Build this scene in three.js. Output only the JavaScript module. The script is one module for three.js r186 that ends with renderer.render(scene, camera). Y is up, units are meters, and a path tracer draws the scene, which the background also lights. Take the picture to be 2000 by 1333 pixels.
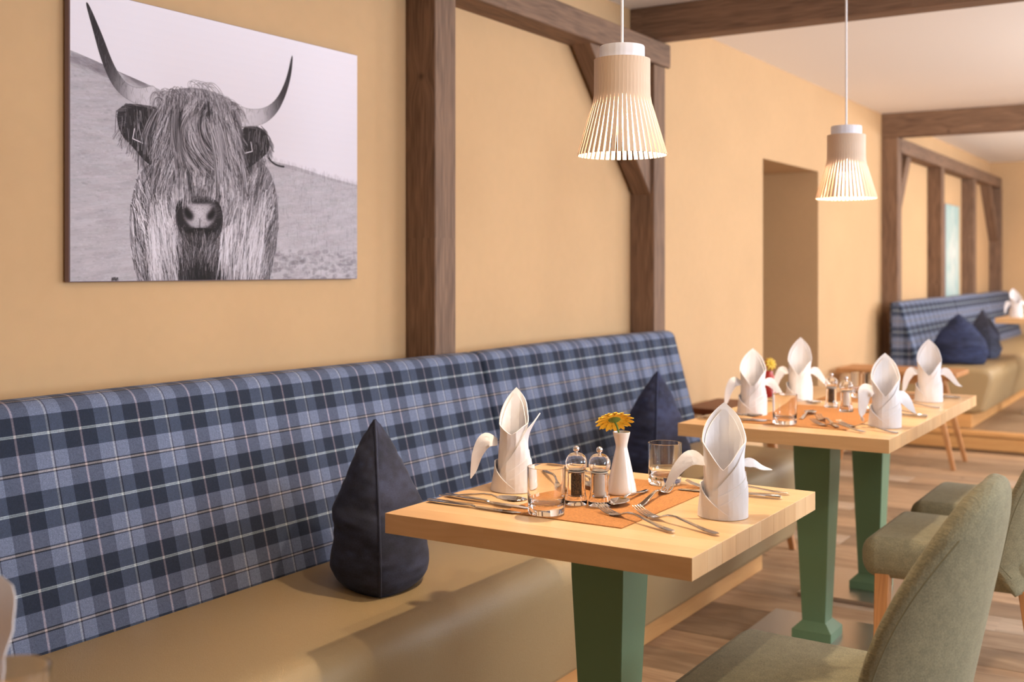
import * as THREE from 'three';
import { RoundedBoxGeometry } from 'three/addons/geometries/RoundedBoxGeometry.js';
import { mergeGeometries, mergeVertices, toCreasedNormals } from 'three/addons/utils/BufferGeometryUtils.js';
import { RectAreaLightUniformsLib } from 'three/addons/lights/RectAreaLightUniformsLib.js';

// ------------------------------------------------------------------ camera, light, exposure
// metres; y up; x = distance into the room from the camera's line (the panelled wall is at negative x); -z runs along that wall
const scene = new THREE.Scene();
const FOCAL_PX = 2214;
const camera = new THREE.PerspectiveCamera(2 * Math.atan(666.5 / FOCAL_PX) * 180 / Math.PI, 2000 / 1333, 0.05, 60);
camera.position.set(0, 1.25, 0);
camera.rotation.y = 32.307 * Math.PI / 180;
camera.setViewOffset(2000, 1333, 0, 141.5, 2000, 1333);
camera.focus = 2.45;
camera.userData.fStop = camera.getFocalLength() / 1000 / 0.0115;
scene.add(camera);

const renderer = new THREE.WebGLRenderer({ antialias: true });
renderer.toneMapping = THREE.LinearToneMapping;
renderer.toneMappingExposure = 0.9;
renderer.shadowMap.enabled = true;
RectAreaLightUniformsLib.init();

scene.background = new THREE.Color(0.78, 0.87, 1.0);
scene.backgroundIntensity = 1.5;
const DAYLIGHT = new THREE.Color(0.76, 0.87, 1.0), DAY = 14;
const LAMP = new THREE.Color(1.0, 0.81, 0.58), PENDANT_CD = 2.8, SPOT_CD = 3.0;
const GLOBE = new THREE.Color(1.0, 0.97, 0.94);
// opal globe lamps added out of view to brighten ceiling and walls: [x, s, y, candela]
const ADDED_GLOBES = [[0.75, 3.4, 2.0, 1.6], [0.55, 6.6, 2.0, 4.8], [0.35, 10.6, 2.0, 10]];
// unseen windows, added and sized to light the room: [wall, centre along the wall, width]; daylight enters through them
const UNSEEN_WINDOWS = [['right', 2.3, 1.9], ['right', 6.0, 2.6], ['right', 10.4, 1.9]];
// recessed spots added out of view as extra warm light: [x, s, y of ceiling]
const ADDED_SPOTS = [[-0.6, 1.75, 2.45], [-0.6, 10.0, 2.42], [-0.6, 12.0, 2.42], [1.4, 6.6, 2.42], [-0.4, 7.0, 2.42, [-2.15, 1.1, 8.9], 0.75, 6]];  // last spot is aimed to brighten the far corner post

// ------------------------------------------------------------------ helpers
const V = (x, y, z) => new THREE.Vector3(x, y, z);
function mulberry(a) { return () => { a |= 0; a = (a + 0x6d2b79f5) | 0; let t = Math.imul(a ^ (a >>> 15), 1 | a); t = (t + Math.imul(t ^ (t >>> 7), 61 | t)) ^ t; return ((t ^ (t >>> 14)) >>> 0) / 4294967296; }; }
const taken = new Map();
function numbered(name) { const n = taken.get(name) ?? 0; taken.set(name, n + 1); return n ? name + '_' + String(n).padStart(3, '0') : name; }
function shadow(o) { o.castShadow = true; o.receiveShadow = true; return o; }
function part(name, geo, mat, parent, label) { const m = shadow(new THREE.Mesh(geo, mat)); m.name = name; parent.add(m); if (label) m.userData.label = label; return m; }
function thing(name, label, category, pos = [0, 0, 0], turn = 0, group) {
  const g = new THREE.Group(); g.name = numbered(name); g.position.set(...pos); g.rotation.y = turn; scene.add(g);
  g.userData = { label, category }; if (group) g.userData.group = group; return g;
}
function solo(name, geo, mat, label, category, group) {
  const m = shadow(new THREE.Mesh(geo, mat)); m.name = numbered(name); scene.add(m); m.userData = { label, category }; if (group) m.userData.group = group; return m;
}
function structure(name, geo, mat, label) {
  const m = shadow(geo ? new THREE.Mesh(geo, mat) : new THREE.Group()); m.name = name; scene.add(m); m.userData.kind = 'structure'; if (label) m.userData.label = label; return m;
}
function copyOf(o, pos, turn, label) { const c = o.clone(); c.name = numbered(o.name.replace(/_\d{3}$/, '')); scene.add(c); c.position.set(...pos); c.rotation.set(0, turn, 0); c.userData = { ...o.userData, label }; return c; }

// uv in metres from the face normals; grain along axis a (0 x, 1 y, 2 z)
function metreUV(geo, grain = 0, off = [0, 0]) {
  const g = geo.index ? geo.toNonIndexed() : geo, p = g.attributes.position, uv = new Float32Array(p.count * 2), a = V(0, 0, 0), b = V(0, 0, 0), c = V(0, 0, 0);
  for (let i = 0; i < p.count; i += 3) {
    a.fromBufferAttribute(p, i); b.fromBufferAttribute(p, i + 1); c.fromBufferAttribute(p, i + 2);
    const n = b.clone().sub(a).cross(c.clone().sub(a)), k = [Math.abs(n.x), Math.abs(n.y), Math.abs(n.z)], ax = k.indexOf(Math.max(...k));
    let [m, q] = [0, 1, 2].filter((v) => v !== ax); if (q === grain) [m, q] = [q, m];
    for (let j = 0; j < 3; j++) { uv[(i + j) * 2] = p.getComponent(i + j, m) + off[0]; uv[(i + j) * 2 + 1] = p.getComponent(i + j, q) + off[1] + ax * 0.13; }
  }
  g.setAttribute('uv', new THREE.BufferAttribute(uv, 2)); return g;
}
function box(w, h, d, x = 0, y = 0, z = 0, r = 0.003, grain = 0, seg = 2) {
  r = Math.min(r, w / 2.01, h / 2.01, d / 2.01);
  const g = r > 0 ? new RoundedBoxGeometry(w, h, d, seg, r) : new THREE.BoxGeometry(w, h, d);
  g.translate(x, y, z); return metreUV(g, grain, [x * 0.7 + z * 0.31, z * 0.37 + x * 0.11]);
}
function plainBox(x0, x1, y0, y1, z0, z1, grain = 0) { const g = new THREE.BoxGeometry(Math.abs(x1 - x0), Math.abs(y1 - y0), Math.abs(z1 - z0)); g.translate((x0 + x1) / 2, (y0 + y1) / 2, (z0 + z1) / 2); return metreUV(g, grain); }
const lathe = (pts, seg = 48) => { const g = new THREE.LatheGeometry(pts.map(([r, y]) => new THREE.Vector2(r, y)), seg); return g; };
const smoothed = (g, a = 0.6) => toCreasedNormals(g, a);
// grid of points -> geometry; closeU joins the last column to the first
function grid(fn, nu, nv, closeU = false) {
  const pos = [], uv = [], idx = [];
  for (let j = 0; j <= nv; j++) for (let i = 0; i <= nu; i++) { const p = fn(i / nu, j / nv); pos.push(p.x, p.y, p.z); uv.push(i / nu, j / nv); }
  for (let j = 0; j < nv; j++) for (let i = 0; i < nu; i++) { const a = j * (nu + 1) + i, b = a + 1, c = a + nu + 1, d = c + 1; idx.push(a, b, d, a, d, c); }
  const g = new THREE.BufferGeometry(); g.setAttribute('position', new THREE.Float32BufferAttribute(pos, 3)); g.setAttribute('uv', new THREE.Float32BufferAttribute(uv, 2)); g.setIndex(idx); g.computeVertexNormals();
  if (closeU) { const n = g.attributes.normal; for (let j = 0; j <= nv; j++) { const a = j * (nu + 1), b = a + nu, v = V(n.getX(a) + n.getX(b), n.getY(a) + n.getY(b), n.getZ(a) + n.getZ(b)).normalize(); n.setXYZ(a, v.x, v.y, v.z); n.setXYZ(b, v.x, v.y, v.z); } }
  return g;
}
// a sheet fn(u,v) with thickness th(u,v) to either side: a closed solid
function sheet(fn, nu, nv, th, du = 1, dv = 1) {
  const P = [], N = [], e = 1e-3, T = typeof th === 'function' ? th : () => th;
  for (let j = 0; j <= nv; j++) for (let i = 0; i <= nu; i++) {
    const u = i / nu, v = j / nv, p = fn(u, v), a = fn(Math.min(1, u + e), v).sub(fn(Math.max(0, u - e), v)), b = fn(u, Math.min(1, v + e)).sub(fn(u, Math.max(0, v - e)));
    let n = a.cross(b); n = n.length() > 1e-12 ? n.normalize() : (N.length ? N[N.length - 1].clone() : V(0, 1, 0)); P.push(p); N.push(n);
  }
  const w = nu + 1, pos = [], uv = [], idx = [], count = P.length;
  for (const sgn of [1, -1]) P.forEach((p, k) => { const u = (k % w) / nu, v = Math.floor(k / w) / nv, t = T(u, v) * sgn; pos.push(p.x + N[k].x * t, p.y + N[k].y * t, p.z + N[k].z * t); uv.push(u * du, v * dv); });
  for (let j = 0; j < nv; j++) for (let i = 0; i < nu; i++) { const a = j * w + i, b = a + 1, c = a + w, d = c + 1; idx.push(a, b, d, a, d, c); const q = count; idx.push(a + q, d + q, b + q, a + q, c + q, d + q); }
  const rim = []; for (let i = 0; i < nu; i++) rim.push(i); for (let j = 0; j < nv; j++) rim.push(j * w + nu); for (let i = nu; i > 0; i--) rim.push(nv * w + i); for (let j = nv; j > 0; j--) rim.push(j * w);
  rim.forEach((a, k) => { const b = rim[(k + 1) % rim.length]; idx.push(a, a + count, b, b, a + count, b + count); });
  const g = new THREE.BufferGeometry(); g.setAttribute('position', new THREE.Float32BufferAttribute(pos, 3)); g.setAttribute('uv', new THREE.Float32BufferAttribute(uv, 2)); g.setIndex(idx);
  return toCreasedNormals(g, 0.9);
}
// rings of points joined into a closed body with end caps
function loft(rings, crease = 0.7) {
  const n = rings[0].length, pos = [], uv = [], idx = []; let run = 0;
  rings.forEach((r, j) => { if (j) run += r[0].distanceTo(rings[j - 1][0]); let arc = 0; r.forEach((p, i) => { if (i) arc += p.distanceTo(r[i - 1]); pos.push(p.x, p.y, p.z); uv.push(run, arc); }); });
  for (let j = 0; j < rings.length - 1; j++) for (let i = 0; i < n; i++) { const a = j * n + i, b = j * n + (i + 1) % n, c = a + n, d = b + n; idx.push(a, b, d, a, d, c); }
  for (const [j, f] of [[0, 1], [rings.length - 1, 0]]) for (let i = 1; i < n - 1; i++) { const o = j * n; f ? idx.push(o, o + i + 1, o + i) : idx.push(o, o + i, o + i + 1); }
  const g = new THREE.BufferGeometry(); g.setAttribute('position', new THREE.Float32BufferAttribute(pos, 3)); g.setAttribute('uv', new THREE.Float32BufferAttribute(uv, 2)); g.setIndex(idx);
  return toCreasedNormals(g, crease);
}
// a bar along x: stations [x, y, halfWidth(z), halfThick(y)], superellipse section
function bar(st, n = 14, sq = 0.6, crease = 0.9) {
  return loft(st.map(([x, y, w, h, z = 0]) => Array.from({ length: n }, (_, i) => { const a = -i / n * 2 * Math.PI, c = Math.cos(a), s = Math.sin(a); return V(x, y + h * Math.sign(s) * Math.abs(s) ** sq, z + w * Math.sign(c) * Math.abs(c) ** sq); })), crease);
}
const rectRing = (w, d, y, cx = 0, cz = 0, ch = 0) => (ch ? [[1, 1 - ch], [1 - ch, 1], [ch - 1, 1], [-1, 1 - ch], [-1, ch - 1], [ch - 1, -1], [1 - ch, -1], [1, ch - 1]] : [[1, 1], [-1, 1], [-1, -1], [1, -1]]).map(([a, b]) => V(cx + a * w / 2, y, cz + b * d / 2));
const at = (s, x, y) => [x, y, -s];

// ------------------------------------------------------------------ textures
function canvasTex(w, h, draw, srgb = true, rep = 1) {
  const c = document.createElement('canvas'); c.width = w; c.height = h; draw(c.getContext('2d'), w, h);
  const t = new THREE.CanvasTexture(c); if (srgb) t.colorSpace = THREE.SRGBColorSpace; t.wrapS = t.wrapT = THREE.RepeatWrapping; t.magFilter = THREE.LinearFilter;
  if (Array.isArray(rep)) t.repeat.set(rep[0], rep[1]); else t.repeat.set(rep, rep); return t;
}
function dataTex(w, h, fn, srgb = true, rep = [1, 1]) {
  const d = new Uint8Array(w * h * 4); for (let y = 0; y < h; y++) for (let x = 0; x < w; x++) { const c = fn(x / w, y / h, x, y), o = (y * w + x) * 4; for (let k = 0; k < 3; k++) d[o + k] = Math.max(0, Math.min(255, c.length ? c[k] : c)); d[o + 3] = 255; }
  const t = new THREE.DataTexture(d, w, h); if (srgb) t.colorSpace = THREE.SRGBColorSpace; t.wrapS = t.wrapT = THREE.RepeatWrapping; t.magFilter = THREE.LinearFilter; t.repeat.set(...rep); t.needsUpdate = true; return t;
}
// periodic value noise
function noiseField(seed, n) {
  const r = mulberry(seed), v = Array.from({ length: n * n }, () => r());
  return (x, y) => { const X = x * n, Y = y * n, i = Math.floor(X), j = Math.floor(Y), f = X - i, g = Y - j, s = f * f * (3 - 2 * f), t = g * g * (3 - 2 * g), q = (a, b) => v[((b % n + n) % n) * n + ((a % n + n) % n)]; return (q(i, j) * (1 - s) + q(i + 1, j) * s) * (1 - t) + (q(i, j + 1) * (1 - s) + q(i + 1, j + 1) * s) * t; };
}
const N4 = noiseField(1, 4), N8 = noiseField(2, 8), N16 = noiseField(3, 16), N64 = noiseField(4, 64), N200 = noiseField(5, 200);
const rnd = mulberry(99);

// woven tartan: one repeat is 0.157 m
const tartanSize = 640;
function tartanColor(u, v, x, y) {
  // u runs along the bench (pink line at 0, white line at .5), v down the back (pale line at 0, beige line at .5)
  const du = Math.min(u, 1 - u), dv = Math.min(v, 1 - v), eu = Math.abs(u - 0.5), ev = Math.abs(v - 0.5);
  const darkU = du < 0.255, darkV = dv < 0.25;
  const wA = darkU ? [50, 62, 86] : [120, 136, 170], fA = darkV ? [33, 44, 66] : [138, 150, 182];
  let warp = wA, weft = fA;
  if (du < 0.017) warp = [206, 186, 196]; else if (du < 0.023) warp = [80, 84, 110];
  if (eu < 0.016) warp = [206, 214, 228]; else if (Math.abs(u - 0.527) < 0.011) warp = [44, 50, 70];
  if (Math.abs(dv - 0.011) < 0.0085) weft = [220, 236, 236]; else if (dv < 0.003) weft = [90, 104, 124];
  if (ev < 0.014) weft = [222, 206, 196]; else if (ev < 0.030) weft = [32, 33, 46];
  const twill = ((x + y) >> 1) % 4 < 2 ? 0.40 : 0.66; // which thread lies on top
  const n = 0.86 + 0.28 * N200(u, v) * 1.0 + 0.10 * (N64(u, v) - 0.5);
  return [0, 1, 2].map((k) => (warp[k] * (1 - twill) + weft[k] * twill) * n);
}
const tartanTex = dataTex(tartanSize, tartanSize, tartanColor, true, [1 / 0.157, 1 / 0.157]);
const twillBump = dataTex(128, 128, (u, v, x, y) => 110 + (((x + y) >> 2) % 2 ? 60 : 0) + 70 * (N64(u, v) - 0.5), false, [1 / 0.05, 1 / 0.05]);

// timber: grain along u; repeat 1.2 x 0.45 m
function woodTex(seed, base, dark, contrast, fine, knots, w = 1024, h = 512, rep = [1 / 1.2, 1 / 0.45]) {
  const a = noiseField(seed, 8), b = noiseField(seed + 1, 48), c = noiseField(seed + 2, 150), r = mulberry(seed + 3);
  const K = Array.from({ length: knots }, () => [r(), r(), 0.012 + 0.02 * r()]);
  return dataTex(w, h, (u, v) => {
    let bend = 0, kn = 0; for (const [ku, kv, kr] of K) { let dx = u - ku, dy = v - kv; dx -= Math.round(dx); dy -= Math.round(dy); const d = Math.hypot(dx * 2.6, dy); bend += 0.05 * Math.exp(-d * d / 0.012) * Math.sign(dy || 1) * (1 - Math.exp(-Math.abs(dy) * 60)); kn += Math.exp(-((d / kr) ** 2)); }
    const vv = v + bend + 0.03 * (a(u, v) - 0.5), rings = 0.5 + 0.5 * Math.sin((vv * 7 + 0.9 * a(u * 1, vv)) * 2 * Math.PI), st = b(u * 0.25 % 1, vv % 1), fi = c(u * 0.12 % 1, vv % 1);
    const k = Math.min(1, Math.max(0, contrast * (0.45 * rings + 0.35 * st) + fine * (fi - 0.4) + 0.25 * (N4(u, v) - 0.5) + kn * 0.9));
    return [0, 1, 2].map((i) => base[i] * (1 - k) + dark[i] * k);
  }, true, rep);
}
const oakTex = woodTex(11, [134, 104, 82], [76, 55, 42], 0.38, 0.62, 2);
const mapleTex = woodTex(21, [230, 190, 141], [207, 160, 110], 0.5, 0.25, 0, 1024, 512, [1 / 1.2, 1 / 0.6]);
const plankTex = woodTex(31, [206, 182, 156], [150, 124, 100], 0.6, 0.55, 2, 1024, 512, [1 / 1.3, 1 / 0.7]);
const legWoodTex = woodTex(41, [196, 140, 88], [150, 98, 56], 0.5, 0.4, 0, 512, 256, [1 / 0.8, 1 / 0.3]);
const birchTex = woodTex(51, [226, 200, 176], [200, 168, 142], 0.4, 0.5, 0, 256, 128, [1 / 0.4, 1 / 0.15]);
const woodBump = dataTex(512, 256, (u, v) => 128 + 90 * (noiseWood(u * 0.15 % 1, v) - 0.5), false, [1 / 0.6, 1 / 0.12]);
function noiseWood(u, v) { return N64(u, v) * 0.6 + N200(u, v) * 0.4; }
const plasterBump = dataTex(512, 512, (u, v) => 128 + 60 * (N64(u, v) - 0.5) + 50 * (N200(u, v) - 0.5), false, [1 / 0.7, 1 / 0.7]);
const plasterTex = dataTex(256, 256, (u, v) => { const k = 1 + 0.02 * (N8(u, v) - 0.5) + 0.012 * (N64(u, v) - 0.5); return [207 * k, 170 * k, 127 * k]; }, true, [1 / 1.7, 1 / 1.7]);
const leatherBump = dataTex(512, 512, (u, v) => { const a = N64(u, v), b = N200(u * 1, v); return 90 + 90 * Math.min(1, Math.abs(a - 0.5) * 4) + 60 * b; }, false, [1 / 0.11, 1 / 0.11]);
const chairTex = dataTex(512, 512, (u, v, x, y) => { const k = 0.84 + 0.3 * N200(u, v) + 0.08 * (N16(u, v) - 0.5) + ((x >> 1) % 2 ^ (y >> 1) % 2 ? 0.035 : -0.035); return [134 * k, 127 * k, 100 * k]; }, true, [1 / 0.22, 1 / 0.22]);
const weaveBump = dataTex(128, 128, (u, v, x, y) => 128 + 50 * Math.sin(x * Math.PI / 4) * Math.sin(y * Math.PI / 4) + 40 * (N64(u, v) - 0.5), false, [1 / 0.055, 1 / 0.055]);
const runnerTex = dataTex(512, 512, (u, v, x, y) => { const p = ((x >> 2) % 2) ^ ((y >> 2) % 2), k = 0.72 + 0.28 * p + 0.3 * N200(u, v) + 0.15 * (N64(v, u) - 0.5); return [174 * k, 116 * k, 60 * k]; }, true, [1 / 0.2, 1 / 0.2]);
const linenBump = dataTex(128, 128, (u, v, x, y) => 128 + 40 * ((x >> 1) % 2) + 40 * ((y >> 1) % 2) + 30 * (N64(u, v) - 0.5), false, [24, 24]);
const velvetTex = dataTex(256, 256, (u, v) => { const k = 0.8 + 0.25 * N200(u, v) + 0.3 * (N16(u, v) - 0.5) + 0.3 * (N4(u, v) - 0.5); return [70 * k, 76 * k, 97 * k]; }, true, [2, 2]);

// ------------------------------------------------------------------ materials
const std = (o) => new THREE.MeshStandardMaterial(o), phy = (o) => new THREE.MeshPhysicalMaterial(o);
const M = {
  wall: std({ map: plasterTex, bumpMap: plasterBump, bumpScale: 0.00018, roughness: 0.9 }),
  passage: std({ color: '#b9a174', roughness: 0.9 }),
  ceiling: std({ color: '#f6f1ee', bumpMap: plasterBump, bumpScale: 0.0005, roughness: 0.95 }),
  oak: std({ map: oakTex, bumpMap: woodBump, bumpScale: 0.001, roughness: 0.72 }),
  maples: ['#ffffff', '#f8f3ec', '#fff8ee', '#f3ece2'].map((c) => phy({ map: mapleTex, color: c, roughness: 0.38, bumpMap: woodBump, bumpScale: 0.00015, clearcoat: 0.25, clearcoatRoughness: 0.3 })),
  plinth: std({ map: mapleTex, color: '#f0dcbc', roughness: 0.5 }),
  planks: [['#ffffff'], ['#e2d7ca'], ['#cbbfb0'], ['#f3e4d2']].map(([c]) => std({ map: plankTex, color: c, bumpMap: woodBump, bumpScale: 0.0004, roughness: 0.48 })),
  slab: std({ map: plankTex, color: '#8d7f70', roughness: 0.6 }),
  tartan: std({ map: tartanTex, color: '#dcdad8', bumpMap: twillBump, bumpScale: 0.0006, roughness: 0.95 }),
  seam: std({ color: '#20263a', roughness: 0.95 }),
  leather: phy({ color: '#a58d66', bumpMap: leatherBump, bumpScale: 0.0007, roughness: 0.42 }),
  green: std({ color: '#6a8c6a', roughness: 0.5, bumpMap: plasterBump, bumpScale: 0.0002 }),
  steel: std({ color: '#c9c2bb', metalness: 1, roughness: 0.35 }),
  blackSteel: std({ color: '#1c1a1a', metalness: 0.3, roughness: 0.6 }),
  cutlery: std({ color: '#d6d2cc', metalness: 1, roughness: 0.14 }),
  chrome: std({ color: '#e6e6ea', metalness: 1, roughness: 0.06 }),
  chair: phy({ map: chairTex, bumpMap: weaveBump, bumpScale: 0.0006, roughness: 0.95, sheen: 0.35, sheenColor: new THREE.Color(0.8, 0.75, 0.6), sheenRoughness: 0.5 }),
  piping: std({ color: '#6f694f', roughness: 0.95 }),
  legWood: std({ map: legWoodTex, roughness: 0.5 }),
  darkWood: std({ map: legWoodTex, color: '#9a7454', roughness: 0.5 }),
  runner: std({ map: runnerTex, bumpMap: weaveBump, bumpScale: 0.001, roughness: 0.85 }),
  linen: phy({ color: '#e6e3e6', roughness: 0.92, bumpMap: linenBump, bumpScale: 0.0002, sheen: 0.15, sheenColor: new THREE.Color(1, 1, 1) }),
  glass: phy({ color: '#ffffff', roughness: 0.0, transmission: 1, thickness: 0.01, ior: 1.5 }),
  acrylic: phy({ color: '#ffffff', roughness: 0.02, transmission: 1, thickness: 0.01, ior: 1.46 }),
  pepper: std({ map: dataTex(128, 128, (u, v) => { const k = N64(u, v); return k > 0.62 ? [128, 96, 66] : k > 0.4 ? [56, 38, 28] : [26, 18, 14]; }, true, [2, 2]), roughness: 0.8 }),
  salt: std({ color: '#f2ede6', roughness: 0.8 }),
  porcelain: phy({ color: '#efe9e4', roughness: 0.22, clearcoat: 0.6, clearcoatRoughness: 0.1 }),
  petal: phy({ color: '#ffe452', roughness: 0.7, transmission: 0.15, side: THREE.DoubleSide }),
  petalDeep: phy({ color: '#ffd034', roughness: 0.7, transmission: 0.15, side: THREE.DoubleSide }),
  stem: std({ color: '#6f8a3a', roughness: 0.7 }),
  birch: std({ map: birchTex, roughness: 0.65 }),
  capWhite: std({ color: '#e4e2ea', roughness: 0.5 }),
  cable: std({ color: '#f3f1f4', roughness: 0.6 }),
  bulb: std({ color: '#ffffff', emissive: LAMP, emissiveIntensity: 9, roughness: 0.5 }),
  spotGlow: std({ color: '#ffffff', emissive: LAMP, emissiveIntensity: 6, roughness: 0.5 }),
  white: std({ color: '#ebe8e2', roughness: 0.6 }),
  pane: phy({ color: '#ffffff', roughness: 0, transmission: 1, thickness: 0 }),
  velvet: phy({ map: velvetTex, roughness: 0.95, sheen: 0.7, sheenColor: new THREE.Color(0.42, 0.44, 0.55), sheenRoughness: 0.35 }),
  velvetDark: phy({ map: velvetTex, color: '#b4b6c4', roughness: 0.95, sheen: 0.6, sheenColor: new THREE.Color(0.42, 0.44, 0.52), sheenRoughness: 0.35 }),
  velvetBlue: phy({ map: velvetTex, color: '#b6c4ec', roughness: 0.95, sheen: 0.6, sheenColor: new THREE.Color(0.3, 0.36, 0.55), sheenRoughness: 0.35 }),
  red: phy({ color: '#c22a1c', roughness: 0.35, clearcoat: 0.5 }),
  canvasEdge: std({ color: '#8d7c86', roughness: 0.9 }),
};

// ------------------------------------------------------------------ room shell
const X_IN = -2.34, X_FLUSH = -2.22, X_R = 2.8, S_BACK = -1.6, S_FAR = 13.4, CEIL_A = 2.45, CEIL = 2.42, S_P2 = 4.72, S_P3 = 8.74, FAR_X = -2.22, PLAT = 0.12, S_STEP = 8.33;
{
  // wall on the left: recessed infill behind the bench, flush stretch with the passage, far infill
  structure('wall_left', plainBox(X_IN - 0.3, X_IN, 0, CEIL_A + 0.1, -S_BACK, -S_P2 - 0.06), M.wall, 'peach plastered wall behind the long bench');
  structure('wall_left_middle', plainBox(X_IN - 0.3, X_FLUSH, 0, CEIL_A + 0.1, -S_P2 - 0.06, -6.157), M.wall, 'peach plastered wall between the long bench and the passage');
  structure('wall_left_lintel', plainBox(X_IN - 0.3, X_FLUSH, 1.872, CEIL_A + 0.1, -6.157, -7.175), M.wall, 'peach wall above the passage');
  structure('wall_left_far', plainBox(X_IN - 0.3, X_FLUSH, 0, CEIL_A + 0.1, -7.175, -S_FAR - 0.3), M.wall, 'peach plastered wall beyond the passage');
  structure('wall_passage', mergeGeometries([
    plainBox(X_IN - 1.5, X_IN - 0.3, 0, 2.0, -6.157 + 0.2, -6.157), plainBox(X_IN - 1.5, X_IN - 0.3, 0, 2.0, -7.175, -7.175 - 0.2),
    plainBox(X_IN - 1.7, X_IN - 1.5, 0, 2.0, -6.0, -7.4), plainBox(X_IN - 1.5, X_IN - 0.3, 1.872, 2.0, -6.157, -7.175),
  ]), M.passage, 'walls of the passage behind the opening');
  structure('wall_far', plainBox(X_IN - 0.3, X_R + 0.3, 0, CEIL_A + 0.1, -S_FAR, -S_FAR - 0.3), M.wall, 'peach wall at the far end of the room');
  // right and back walls with window openings, y 0.85 to 2.15
  const cut = (name, from, to, holes, place) => {
    const g = []; let p = from; for (const [a, b] of holes) { g.push(place(p, a, 0, CEIL_A + 0.1), place(a, b, 0, 0.85), place(a, b, 2.15, CEIL_A + 0.1)); p = b; } g.push(place(p, to, 0, CEIL_A + 0.1)); structure(name, mergeGeometries(g), M.wall);
  };
  const holes = (w) => UNSEEN_WINDOWS.filter((v) => v[0] === w).map(([, c, d]) => [c - d / 2, c + d / 2]).sort((a, b) => a[0] - b[0]);
  cut('wall_right', S_BACK - 0.3, S_FAR + 0.3, holes('right'), (a, b, y0, y1) => plainBox(X_R, X_R + 0.25, y0, y1, -a, -b));
  cut('wall_back', X_IN - 0.3, X_R + 0.3, holes('back'), (a, b, y0, y1) => plainBox(a, b, y0, y1, -S_BACK, -S_BACK + 0.25));
  structure('ceiling', mergeGeometries([
    plainBox(X_IN - 0.3, X_R + 0.3, CEIL_A, CEIL_A + 0.2, -S_BACK + 0.25, -S_P2 - 0.06),
    plainBox(X_IN - 0.3, X_R + 0.3, CEIL, CEIL + 0.2, -S_P2 - 0.06, -S_FAR - 0.3),
  ]), M.ceiling, 'pale plaster ceiling between timber beams');
  UNSEEN_WINDOWS.forEach(([w, c, d], i) => {
    const g = new THREE.Group(); g.name = 'window_' + (i + 1); g.userData.kind = 'structure'; scene.add(g);  // unseen, added to let daylight in
    if (w === 'right') { g.position.set(X_R + 0.12, 1.5, -c); g.rotation.y = -Math.PI / 2; } else { g.position.set(c, 1.5, -S_BACK + 0.12); g.rotation.y = Math.PI; }
    part('window_frame', mergeGeometries([box(d, 0.06, 0.07, 0, 0.62, 0), box(d, 0.06, 0.07, 0, -0.62, 0), box(0.06, 1.3, 0.07, d / 2 - 0.03, 0, 0), box(0.06, 1.3, 0.07, 0.03 - d / 2, 0, 0), box(0.05, 1.2, 0.06, 0, 0, 0)]), M.white, g);
    for (const k of [-1, 1]) part('pane', new THREE.BoxGeometry(d / 2 - 0.08, 1.2, 0.004).translate(k * (d / 4 - 0.01), 0, 0), M.pane, g);
    const L = new THREE.RectAreaLight(DAYLIGHT, DAY, d - 0.1, 1.2); L.name = 'daylight_' + (i + 1); L.position.copy(g.position);
    if (w === 'right') { L.position.x = X_R + 0.06; L.lookAt(L.position.x - 1, 1.5, L.position.z); } else { L.position.z = -S_BACK + 0.06; L.lookAt(c, 1.5, L.position.z - 1); }
    scene.add(L);
  });
  // floor: slab, then planks laid across the room
  structure('floor_slab', mergeGeometries([plainBox(X_IN - 1.7, X_R + 0.3, -0.2, -0.004, -S_BACK + 0.3, -S_FAR - 0.3)]), M.slab);
  const floor = structure('floor'), r = mulberry(7), PW = 0.19, variants = [1.25, 0.95].map((L) => [0, 1, 2, 3].map((k) => metreUV(new RoundedBoxGeometry(L - 0.002, 0.012, PW - 0.002, 1, 0.0015), 0, [k * 0.37, k * 0.29])));
  for (let row = 0; row < 44; row++) {
    const s = 0.1 + row * PW; if (s > S_STEP - 0.08) break;
    let x = -2.0 - r() * 1.1;
    while (x < 1.35) { const v = r() < 0.6 ? 0 : 1, L = v ? 0.95 : 1.25; if (x + L > -2.2 && !(s < 2.2 && x + L < -1.5)) { const m = part('plank', variants[v][Math.floor(r() * 4)], M.planks[Math.floor(r() * 4)], floor); m.position.set(x + L / 2, -0.006, -s); } x += L; }
  }
  // raised floor of the far bay with its wooden step edge
  structure('platform', plainBox(X_FLUSH, X_R, 0, PLAT - 0.03, -S_STEP - 0.02, -S_FAR), M.slab, 'raised floor of the far bay');
  structure('platform_floor', plainBox(X_FLUSH, X_R, PLAT - 0.03, PLAT, -S_STEP - 0.08, -S_FAR), M.planks[2], 'wood floor of the raised far bay');
  structure('trim_1', mergeGeometries([box(5.0, 0.03, 0.1, 0.29, PLAT - 0.012, -S_STEP - 0.04, 0.006), box(5.0, PLAT - 0.03, 0.02, 0.29, (PLAT - 0.03) / 2, -S_STEP - 0.012, 0.002)]), M.plinth, 'pale wooden step edge of the raised floor');
}

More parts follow.
